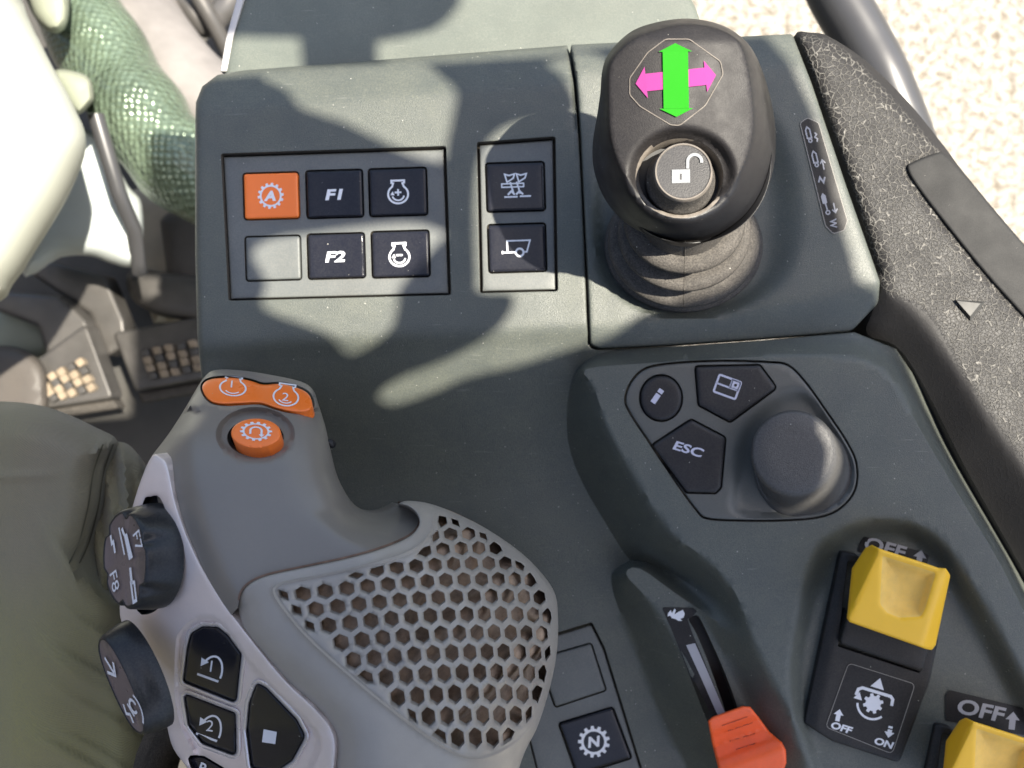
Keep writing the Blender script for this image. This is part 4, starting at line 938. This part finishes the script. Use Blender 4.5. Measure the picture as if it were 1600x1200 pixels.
for q_, dr, lb in ((B1, d_k(332, 1040, '1'), 'black button with curved arrow and 1'), (B2, d_k(330, 1133, '2'), 'black button with curved arrow and 2'),
                   (B3, lambda b, zf: fill(b, pxmap(421, 1151, 11, rot=4, zf=zf, eps=0.0003), [(-1, -0.85), (0.9, -1.0), (1.0, 0.75), (-0.9, 1.0)]), 'large black button with white square'),
                   (B4, lambda b, zf: text(b, pxmap(318, 1201, 17, rot=20, zf=zf, eps=0.0003), 'R', 1.0, bold=0.02), 'black button cut off by the picture edge')):
    icon_btn('push_button', q_, zbt, lev, 'gloss', dr, bev=5, bh=0.5*mm, label=lb)

# dials on the left of the lever
def fr(ax, up=(0, 1, 0)):
    ax = Vector(ax).normalized(); ey = (Vector(up)-ax*Vector(up).dot(ax)).normalized(); ex = ey.cross(ax); return ax, ex, ey
def dial(center_px, z, ax, R_, shape, depth, mats, draw, name, label, up=(0, 1, 0), grow=1.12):
    ax, ex, ey = fr(ax, up); c = Vector(P(*center_px, z)); n = 96; mb = MB()
    def rg(off, k, sc=1):
        out = []
        for i in range(n):
            t = 2*math.pi*i/n; x, y = shape(t, sc); out.append(np.array(c-ax*off+ex*(x*R_*k)+ey*(y*R_*k)))
        return np.array(out)
    rs = [rg(depth, grow, 0), rg(depth*0.75, grow, 0), rg(depth*0.35, (1+grow)/2, 0.3), rg(0.0022, 1.03, 0.7), rg(0.0010, 1.015, 1), rg(0.0003, 0.985, 1), rg(0, 0.95, 1), rg(0.0003, 0.93, 1), rg(0.0004, 0.4, 0.5)]
    rings_mesh(mb, rs, [0, 0, 0, 0, 0, 0, 0, 1, 1])
    m = frame_map(tuple(c-ax*0.0003), tuple(ex*R_), tuple(ey*R_), tuple(ax), 0.0004); draw(mb, m)
    o = mb.build(name, mats, lev, ang=50); o['label'] = label; return o
def sh1(t, sc): 
    k = 1-0.13*sc*max(0, math.cos(6*(t-0.52)))**4; return (k*math.cos(t), k*math.sin(t))
def dr1(b, m):
    stroke(b, m, [(-0.25, 0.62), (0.05, -0.02+0.12)], 0.055, 2)
    stroke(b, m, [(-0.62, 0.42), (-0.55, 0.25), (-0.48, 0.30), (-0.38, 0.08)], 0.075, 2); fill(b, m, [(-0.02, 0.5), (0.12, 0.55), (0.42, 0.1), (0.26, 0.02)], 2); stroke(b, m, [(-0.12, 0.62), (0.0, 0.5)], 0.08, 2)
    def fm(ox, oy, rot, s):
        c_, s_ = math.cos(R(rot)), math.sin(R(rot)); return lambda u, v: m(ox+s*(np.asarray(u)*c_-np.asarray(v)*s_), oy+s*(np.asarray(u)*s_+np.asarray(v)*c_))
    text(b, fm(0.60, 0.45, -60, 0.3), 'F7', 1.0, 2, bold=0.0); text(b, fm(-0.35, -0.5, -62, 0.33), 'F8', 1.0, 2, bold=0.0)
    stroke(b, m, [(0.32, -0.12), (0.42, -0.42)], 0.09, 2); stroke(b, m, [(0.38, -0.42), (0.52, -0.38), (0.64, -0.72), (0.52, -0.78)], 0.07, 2, closed=True)
M['dialface'] = mat('worn dial face', (0.13, 0.10, 0.10), 0.32, var=0.15, vscale=70, dust=0.15)
M['dialside'] = mat('dial side plastic', (0.010, 0.012, 0.016), 0.32, spec=0.3, var=0.1, dust=0.12, specks=0.05, bevel=0.0005)
dial((193, 874), 0.088, (-0.64, 0.04, 0.765), 0.0136, sh1, 0.0098, [M['dialside'], M['dialface'], M['white']], dr1, 'selector_dial', 'round scalloped dial printed F7 and F8', grow=1.10)
def sh2(t, sc): return (0.56*math.cos(t)*(1-0.16*sc*math.cos(t)**2), 1.0*math.sin(t))
def dr2(b, m):
    stroke(b, m, [(-0.12, 0.62), (0.0, 0.25)], 0.07, 2); stroke(b, m, [(-0.28, 0.36), (0.0, 0.22), (0.16, 0.45)], 0.07, 2)
    stroke(b, m, [(-0.02, -0.35), (0.05, -0.62)], 0.06, 2); stroke(b, m, [(-0.2, -0.32), (-0.25, -0.5), (-0.1, -0.55), (-0.12, -0.72)], 0.06, 2); stroke(b, m, arc(0.18, -0.45, 0.13, 0, 300, 10), 0.06, 2); stroke(b, m, arc(0.1, -0.5, 0.36, -60, 40, 8), 0.05, 2)
dial((188, 1072), 0.088, (-0.60, -0.20, 0.775), 0.0148, sh2, 0.0080, [M['dialside'], M['dialface'], M['white']], dr2, 'rocker_dial', 'slim two-lobed rocker with small arrow', up=(-0.72, 1, 0.0), grow=1.10)
# pleated boot under the lever
mb = MB(); rs = []
for k in range(14):
    r = 0.043+0.0022*(k % 2)-0.0003*k; z = -0.03+0.0065*k
    rs.append(ring3(tuple(P(430-2*k, 1240, z)), r, (0, 0, 1), 40))
rings_mesh(mb, rs, [0], cap=False)
mb.build('lever_boot', [M['rubber']], lev, ang=30)

# ================================================================ ARMREST
arm = empty('armrest', tuple(P(1560, 500, -0.08)), 'black armrest pad with pebbled leather grain and grey inlay strip along its right edge', 'armrest')
PAD = smooth([(1243, 55), (1268, 51), (1295, 57), (1350, 93), (1415, 155), (1475, 228), (1500, 262), (1560, 335), (1640, 430), (1760, 590), (1900, 900), (1900, 1250), (1800, 1240), (1690, 1060), (1602, 898), (1512, 738), (1447, 610), (1402, 543), (1355, 523), (1362, 490), (1376, 455), (1372, 432), (1350, 365), (1322, 282), (1290, 190), (1265, 115)], 4)
PTOP = smooth([(1249, 60), (1270, 56), (1293, 62), (1346, 100), (1408, 161), (1467, 234), (1492, 268), (1552, 341), (1632, 436), (1750, 600), (1880, 900), (1885, 1260), (1800, 1090), (1700, 915), (1600, 750), (1540, 665), (1500, 600), (1445, 522), (1415, 488), (1385, 462), (1378, 430), (1356, 362), (1328, 280), (1296, 190), (1270, 115)], 4)
PIN = smooth([(1262, 75), (1275, 72), (1295, 82), (1340, 118), (1396, 176), (1450, 242), (1545, 355), (1740, 610), (1860, 900), (1860, 1240), (1820, 1150), (1730, 960), (1630, 780), (1575, 690), (1530, 605), (1480, 525), (1430, 470), (1405, 430), (1378, 355), (1345, 265), (1310, 180), (1280, 110)], 4)
def zpad(X, Y):
    b = sdf(PTOP, X, Y)
    z = -1.0-0.0*X
    out = np.maximum(-b, 0)
    slopeR = (X < 1560+(Y-600)*0.9) & (Y > 430)
    sp_ = 7-b; soft = 0.5*(np.sqrt(sp_*sp_+60)+sp_); z = z-np.where(slopeR, 0.22*soft, 0.35*soft)
    ins = sdf(INL, X, Y); z = z-1.2*sstep((ins+10)/10)
    return z*mm
INL = smooth([(1416, 262), (1425, 252), (1462, 237), (1476, 239), (1500, 262), (1560, 333), (1640, 428), (1760, 595), (1800, 680), (1760, 690), (1690, 600), (1600, 497), (1540, 430), (1480, 356), (1430, 290)], 4)
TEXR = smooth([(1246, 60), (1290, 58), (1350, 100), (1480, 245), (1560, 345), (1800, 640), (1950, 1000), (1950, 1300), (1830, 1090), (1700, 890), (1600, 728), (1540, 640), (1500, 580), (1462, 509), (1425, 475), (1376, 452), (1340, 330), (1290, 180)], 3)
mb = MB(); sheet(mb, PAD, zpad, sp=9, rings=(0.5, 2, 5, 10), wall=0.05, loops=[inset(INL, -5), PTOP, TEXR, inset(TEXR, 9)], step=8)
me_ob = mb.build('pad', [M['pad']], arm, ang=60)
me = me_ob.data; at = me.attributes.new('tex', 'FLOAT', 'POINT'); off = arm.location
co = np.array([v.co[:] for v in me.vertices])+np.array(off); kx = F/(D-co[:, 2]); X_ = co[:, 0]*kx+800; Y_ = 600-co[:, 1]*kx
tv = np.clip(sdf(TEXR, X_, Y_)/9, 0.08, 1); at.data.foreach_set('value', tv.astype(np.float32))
mb = MB()
slab(mb, inset(INL, 2), lambda X, Y: zpad(X, Y)*0-0.6*mm+0*X, 3*mm, 5, 0.8*mm, sp=14)
mb.build('inlay_strip', [mat('inlay plastic', (0.020, 0.020, 0.020), 0.65, spec=0.25, dust=0.3, dustcol=(0.07, 0.067, 0.062), specks=0.04, grain=0.5, bevel=0.0005)], arm)
mb = MB(); a = [(1492, 469), (1541, 472), (1518, 500)]
tp = P(np.array([1492, 1541, 1516]), np.array([468, 471, 503]), -1.2*mm); md = P(np.array([1495, 1532, 1516]), np.array([470, 474, 494]), 0.6*mm)
mb.add(np.concatenate([tp, md]), [[2, 1, 0], [5, 4, 3], [0, 1, 4, 3], [1, 2, 5, 4], [2, 0, 3, 5]][1:]); mb.build('arrow_mark', [mat('arrow metal', (0.040, 0.039, 0.036), 0.6)], arm, ang=20)

# ================================================================ BEHIND: STORAGE LID, RAIL
lid = empty('storage_lid', tuple(P(700, 40, -0.06)), 'scratched grey-green plastic lid lying behind the console, sun on it', 'lid')
LID = smooth([(352, 112), (362, 60), (378, 0), (400, -80), (500, -200), (900, -220), (1040, -100), (1070, -20), (1086, 10), (1094, 40), (1095, 100)], 3, closed=False)+[(900, 140), (500, 170), (350, 150)]
mb = MB(); zl_ = lambda X, Y: (-14-0.02*(120-Y)+roll(np.maximum(sdf(LID, X, Y), 0), 8, 2.5))*mm
sheet(mb, LID, zl_, sp=14, rings=(1, 3, 8), wall=0.06); mb.build('cover', [M['lid']], lid)
mb = MB(); EDG = [(344, 112), (353, 60), (370, -2), (392, -82), (402, -80), (381, 0), (364, 60), (355, 112)]
slab(mb, rpoly(EDG, 2, 2), -15*mm, 0.04, 2, 0.8*mm); mb.build('edge_trim', [M['trim']], lid)
def smooth3(pts, n=6):
    p = [Vector(q) for q in pts]; out = []
    for i in range(len(p)-1):
        a, b, c, d = p[max(i-1, 0)], p[i], p[i+1], p[min(i+2, len(p)-1)]
        for j in range(n):
            t = j/n; out.append(0.5*((2*b)+(c-a)*t+(2*a-5*b+4*c-d)*t*t+(3*b-a-3*c+d)*t**3))
    return out+[p[-1]]
mb = MB(); tube(mb, smooth3([P(1260, -120, -0.16), P(1300, -20, -0.16), P(1345, 60, -0.16), P(1385, 140, -0.16), P(1440, 300, -0.17), P(1500, 600, -0.2)]), 0.0155)
props(mb.build('grab_rail', [M['tube']]), 'dark grey round rail curving down outside the console, blurred against pale ground', 'rail')

# ================================================================ LEFT BACKGROUND
def blob_sheet(name, outline, z0, h, r, mats, label=None, cat=None, parent=None, sp=16, wall=0.1, fz=None, build=True):
    b = MB(); zf = lambda X, Y: z0+(fz(X, Y) if fz else 0)+roll(np.maximum(sdf(outline, X, Y), 0), r, h)
    sheet(b, outline, zf, sp=sp, rings=(r*0.03, r*0.12, r*0.3, r*0.6), wall=wall, wdir='view')
    o = b.build(name, mats, parent, ang=60)
    if label: props(o, label, cat)
    return o
COL = smooth([(-200, -200), (20, -120), (35, 0), (75, 90), (115, 165), (135, 225), (110, 300), (60, 385), (20, 445), (-20, 480), (-260, 560)], 4)
blob_sheet('steering_column', COL, -0.12, 0.07, 130, [M['offwhite']], 'smooth white steering column cover glowing in sun, filling the upper left corner', 'steering column', sp=12)
HOOD = smooth([(60, 180), (140, 205), (165, 225), (200, 290), (222, 320), (222, 400), (205, 418), (170, 410), (140, 400), (95, 402), (30, 420)], 4)
blob_sheet('pedal_hood', HOOD, -0.34, 0.03, 30, [M['white2']], 'white painted steel hood below the steering column above the pedals', 'hood')
mb = MB(); tube(mb, [P(150, 180, -0.30), P(185, 300, -0.31), P(210, 360, -0.33), P(218, 425, -0.36)], 0.006); 
props(mb.build('cable', [M['tube']]), 'thin grey cable running down over the white hood', 'cable')
tubp = smooth3([P(60, -120, -0.40), P(130, 30, -0.40), P(190, 130, -0.38), P(240, 210, -0.36), P(300, 270, -0.36), P(400, 330, -0.37)])
mb = MB(); tube(mb, tubp, [0.038+0.002*math.sin(i*0.9) for i in range(len(tubp))], n=32)
props(mb.build('corrugated_hose', [M['scale']]), 'thick shiny green scaly hose running diagonally between white column and console', 'hose')
tubp = smooth3([P(90, -180, -0.50), P(185, -20, -0.50), P(235, 70, -0.48), P(300, 150, -0.46), P(400, 225, -0.45)])
mb = MB(); tube(mb, tubp, 0.045, n=28)
props(mb.build('felt_hose', [M['sleeve']]), 'dull grey-green felt sleeve lying beside the shiny hose', 'hose')
SAG = smooth([(30, -60), (100, -60), (108, 20), (95, 50), (70, 45), (45, 10)], 4)
blob_sheet('column_bracket', SAG, -0.30, 0.02, 18, [M['sage']], 'pale sage bracket peeking out behind the white steering column top', 'bracket')
SG2 = smooth([(85, 110), (135, 118), (147, 150), (140, 165), (122, 178), (100, 150)], 4)
blob_sheet('column_clip', SG2, -0.26, 0.015, 12, [M['sage']], 'small rounded pale clip at the right flank of the white column', 'clip')
# wall pieces right of the hoses
blob_sheet('side_wall_trim', [(198, 300), (330, 260), (330, 500), (240, 505), (215, 430)], -0.56, 0.02, 10, [mat('beige trim', (0.42, 0.36, 0.27), 0.6, vscale=10, var=0.2)], 'beige cab wall trim strip left of the console', 'wall trim', sp=30)
blob_sheet('fuse_box', rpoly([(250, 345), (262, 332), (330, 325), (330, 460), (262, 440)], 10, 3), -0.50, 0.012, 14, [M['darkpl']], 'dark brown rounded box on beige trim beside the console edge', 'box')
blob_sheet('heater_duct', smooth([(200, 425), (250, 425), (330, 440), (330, 500), (285, 500), (240, 490), (205, 465)], 4), -0.48, 0.02, 16, [M['pedal']], 'dusty dark duct lying above the right pedal', 'duct')
mb = MB(); eb = [P(260, -20, -0.52), P(295, 10, -0.50), P(320, 40, -0.51), P(345, 20, -0.53), P(380, -30, -0.54)]; tube(mb, smooth3(eb), 0.012)
tube(mb, smooth3([P(290, -40, -0.47), P(330, 30, -0.49), P(360, 90, -0.52)]), 0.008)
props(mb.build('wiring_bundle', [M['pedal']]), 'tangled grey wiring in the shade above the felt sleeve', 'wiring')
# pedals
PED = {}
def pedal(quadp, z, label, armpts):
    c = np.mean(quadp, 0); root = empty('pedal', tuple(P(c[0], c[1], z-0.03)), label, 'pedal', 'foot pedals on the cab floor')
    b = MB(); slab(b, rpoly(quadp, 8, 3), z, 0.02, 6, 0.004, sp=20); b.build('pedal_plate', [M['pedal']], root)
    q_ = np.array(quadp, float)
    for i in range(5):
        for j in range(4):
            u = 0.18+0.64*(i+0.5)/5; v = 0.34+0.52*(j+0.5)/4
            ctr = (q_[0]*(1-u)+q_[1]*u)*(1-v)+(q_[3]*(1-u)+q_[2]*u)*v
            e1 = (q_[1]-q_[0])/np.hypot(*(q_[1]-q_[0])); e2 = (q_[3]-q_[0])/np.hypot(*(q_[3]-q_[0]))
            bb = MB(); s = [tuple(ctr+e1*a*6.2+e2*d*6.2) for a, d in ((-1, -1), (1, -1), (1, 1), (-1, 1))]
            slab(bb, rpoly(s, 2.5, 2), z+0.007, 0.009, 2, 0.0012, sp=20); bb.build('tread_block', [M['mud'] if (i+j*2) % 3 else M['pedal']], root)
    b = MB(); sl = rpoly(armpts, 10, 3); slab(b, sl, z-0.006, 0.02, 8, 0.006, sp=20); b.build('pedal_arm', [M['pedal']], root)
    b = MB(); e = [(q_[3]*(1-0.02)+q_[2]*0.02), (q_[3]*0.02+q_[2]*0.98)]
    dn = (q_[3]-q_[0])/np.hypot(*(q_[3]-q_[0])); s = [tuple(e[0]+dn*2), tuple(e[1]+dn*2), tuple(e[1]+dn*20), tuple(e[0]+dn*20)]
    slab(b, rpoly(s, 5, 3), z-0.012, 0.015, 5, 0.003, sp=20); b.build('pedal_lip', [M['rubber']], root)
pedal([(22, 588), (135, 505), (178, 622), (62, 640)], -0.46, 'dusty left pedal with muddy tread blocks partly lit by sun', [(-20, 452), (95, 462), (135, 500), (150, 540), (75, 560), (60, 510), (-20, 480)])
pedal([(180, 545), (215, 500), (330, 490), (330, 580), (222, 610)], -0.48, 'dark right pedal plate half hidden behind the console edge', [(60, 402), (165, 430), (200, 500), (205, 540), (165, 560), (140, 490), (50, 430)]) if False else pedal([(176, 520), (330, 492), (345, 588), (212, 612)], -0.48, 'dusty right pedal plate half hidden behind the console edge', [(60, 402), (165, 430), (195, 500), (200, 540), (165, 560), (140, 490), (50, 430)])
blob_sheet('dark_bracket', smooth([(-60, 560), (10, 540), (60, 560), (75, 600), (60, 660), (-60, 680)], 4), -0.44, 0.02, 20, [M['darkpl']], 'dark bracket at the left edge beside the left pedal', 'bracket')
blob_sheet('pale_cover', smooth([(-60, 480), (40, 485), (80, 520), (85, 548), (60, 575), (20, 600), (-60, 610)], 4), -0.49, 0.02, 20, [M['sage']], 'pale grey-green cover under the left pedal arm', 'cover')

# ================================================================ PERSON
per = empty('person', tuple(P(60, 900, -0.16)), 'seated person in olive green work trousers, only the thigh and pocket visible', 'person')
LEG = smooth([(-260, 640), (-100, 622), (-20, 626), (50, 631), (100, 645), (150, 668), (184, 690), (170, 735), (163, 790), (150, 850), (165, 900), (195, 940), (215, 1010), (230, 1100), (245, 1250), (260, 1400), (-260, 1400)], 4)
def zleg(X, Y):
    z = 0.010-0.00012*np.abs(X-20)*0.35
    q = X*0.72-Y*0.69; lo = sstep((Y-740)/160); wob = 1.3*np.sin(X*0.012+Y*0.007)
    ridge = lambda t: np.exp(-(np.mod(t/(2*np.pi), 1)-0.5)**2/0.018)
    f = 0.0034*ridge(q*0.055+wob)*lo*sstep((X-10)/110)+0.0016*ridge(q*0.12+2.2*wob+1.0)*lo*sstep((X-60)/80)
    f = f+0.0028*np.sin((X*0.9+Y*0.2)*0.026+0.8)*sstep((Y-700)/200)+0.0018*ridge((X+0.28*Y)*0.11)*sstep((Y-690)/60)*sstep((X-90)/60)*sstep((900-Y)/120)
    f = f+0.0012*np.exp(-((Y-745+0.03*X)/5.0)**2)*sstep((110-X)/60)
    z = z+f+0.0020*sstep((X-(150-np.clip(Y-690, 0, 400)*0.20))/6)*sstep((Y-680)/20)*sstep((880-Y)/60)-0.0016*np.exp(-(((X-(178-np.clip(Y-690, 0, 400)*0.12))+14)/3.0)**2)*((Y > 690) & (Y < 860))
    return z
b = MB(); sheet(b, LEG, lambda X, Y: zleg(X, Y)+roll(np.maximum(sdf(LEG, X, Y), 0), 60, 0.028), sp=6, rings=(1, 3, 7, 14, 28, 45), wall=0.10, wdir='view')
# hem stitching as a thin raised welt
W_ = smooth([(183, 694), (168, 738), (160, 790), (146, 845), (130, 880)], 5, closed=False)
for dx_ in (-6, -22):
    stroke(b, lambda u, v: P(u, v, zleg(np.asarray(u, float), np.asarray(v, float))+roll(np.maximum(sdf(LEG, u, v), 0), 60, 0.028)+0.0009), [(x+dx_, y) for x, y in W_], 2.2, 1)
b.build('trousers', [M['cloth'], mat('stitching', (0.09, 0.085, 0.055), 0.9)], per, ang=70)
LEG2 = smooth([(120, 700), (184, 690), (212, 705), (236, 745), (262, 820), (270, 950), (262, 1100), (262, 1300), (100, 1300), (110, 900)], 4)
b = MB(); sheet(b, LEG2, lambda X, Y: -0.010+0.003*np.sin(X*0.09+Y*0.02)+0.0025*np.sin(X*0.22-Y*0.03)+roll(np.maximum(sdf(LEG2, X, Y), 0), 30, 0.02), sp=8, rings=(1, 4, 10, 20), wall=0.08, wdir='view')
b.build('pocket', [M['cloth']], per, ang=70)

# ================================================================ ADDED UNSEEN PLATE cut to cast the dappled shade (above the camera)
HR = 0.42
def lift(x, y, z0=0.0):
    p = P(np.asarray(x, float), np.asarray(y, float), z0); k = (HR-z0)/SUN.z; return p[..., 0]+SUN.x*k, p[..., 1]+SUN.y*k
lit = [smooth([(405, 108), (520, 98), (660, 90), (690, 112), (712, 142), (705, 190), (697, 225), (692, 250), (655, 246), (600, 226), (530, 192), (462, 168), (445, 140)], 3),
       smooth([(388, 395), (425, 372), (500, 362), (580, 352), (650, 348), (694, 362), (680, 385), (640, 430), (622, 460), (616, 500), (592, 532), (545, 552), (505, 522), (440, 498), (402, 478), (410, 440)], 3),
       smooth([(730, 412), (875, 340), (905, 160), (872, 120), (845, 60), (960, -10), (1060, 30), (1020, 250), (1100, 330), (1130, 400), (1060, 440), (1000, 490), (955, 525), (890, 546), (830, 566), (750, 585), (690, 612), (630, 630), (602, 613), (640, 585), (705, 560), (775, 512), (798, 458), (745, 456)], 3)]
OUTL = [(255, 118), (330, 112), (700, 88), (852, 80), (1000, 62), (1200, 48), (1262, 180), (1290, 300), (1330, 440), (1368, 455), (1400, 490), (1450, 560), (1540, 710), (1640, 880), (1700, 1100), (1700, 1500), (-250, 1500), (-250, 600), (255, 560)]
b = MB()
def mapw(X, Y, Z):
    x, y = lift(X, Y); return np.stack([x, y, Z], -1)
lit2 = [inset(lit[0], 0), lit[1], lit[2]]
def at_z(pts, z0):           # px outline on a surface at height z0 -> the same sun beam on the z=0 plane, in px
    out = []
    for x, y in pts:
        X, Y = lift(x, y, z0); X -= SUN.x*HR/SUN.z; Y -= SUN.y*HR/SUN.z; out.append((float(X)*F/D+800, 600-float(Y)*F/D))
    return out
glint = at_z(smooth([(1282, 650), (1305, 672), (1335, 705), (1325, 750), (1295, 790), (1258, 805), (1280, 760), (1290, 705), (1275, 670)], 4), 15*mm)  # opening added to throw a sun crescent on the knob rim
# third hole touches the outer border: cut it out of the outline instead
sheet(b, OUTL, const(HR), holes=[lit2[0], lit2[1]]+[[p for p in smooth([(738, 430), (735, 330), (742, 250), (775, 205), (830, 188), (880, 185), (893, 160), (872, 115), (858, 92), (945, 85), (970, 200), (1000, 290), (1075, 320), (1130, 350), (1145, 400), (1110, 450), (1060, 470), (1000, 490), (955, 525), (890, 546), (830, 566), (750, 585), (690, 612), (630, 630), (602, 613), (640, 585), (705, 560), (775, 512), (796, 462), (742, 456)], 3)], glint],
      sp=60, wall=0.004, hwall=0.004, mapf=mapw, step=20)
props(b.build('sun_gobo', [mat('visor fabric', (0.2, 0.2, 0.2), 0.8)]), 'added unseen visor with window openings above the console, outside the picture', 'gobo')
b = MB()
# added unseen plate cut to cast the pillar shadow on the lid
for o_ in ([(300, -260), (735, -260), (735, 0), (715, 25), (690, 44), (640, 55), (602, 62), (604, 112), (492, 112), (488, 55), (300, 50)],):
    sheet(b, o_, const(HR+0.01), sp=60, wall=0.004, mapf=lambda X, Y, Z: np.stack([*lift(X, Y, -14*mm), Z], -1), step=20)
props(b.build('lid_blocker', [M['tube']]), 'added unseen pillar end overhead, outside the picture', 'blocker')

# ---- blocks added unseen round the driver's place to darken the light from below and from the left
def boxm(name, x0, x1, y0, y1, z0, z1, m, label, cat):
    b = MB(); b.add([(x0, y0, z0), (x1, y0, z0), (x1, y1, z0), (x0, y1, z0), (x0, y0, z1), (x1, y0, z1), (x1, y1, z1), (x0, y1, z1)],
                    [[0, 3, 2, 1], [4, 5, 6, 7], [0, 1, 5, 4], [1, 2, 6, 5], [2, 3, 7, 6], [3, 0, 4, 7]])
    o = b.build(name, [m], ang=30)
    bv = o.modifiers.new('b', 'BEVEL'); bv.width = 0.03; bv.segments = 3
    props(o, label, cat)
boxm('seat_shade_block', -0.75, 0.20, -0.80, -0.50, -0.60, 0.40, M['cloth'], 'added unseen dark block as driver seat back, dimming light from below, outside the picture', 'seat')
boxm('left_shade_block', -1.15, -1.05, -0.9, 0.5, -0.60, 0.9, M['darkpl'], 'added unseen dark block as cab side wall, dimming light from the left, outside the picture', 'shade block')
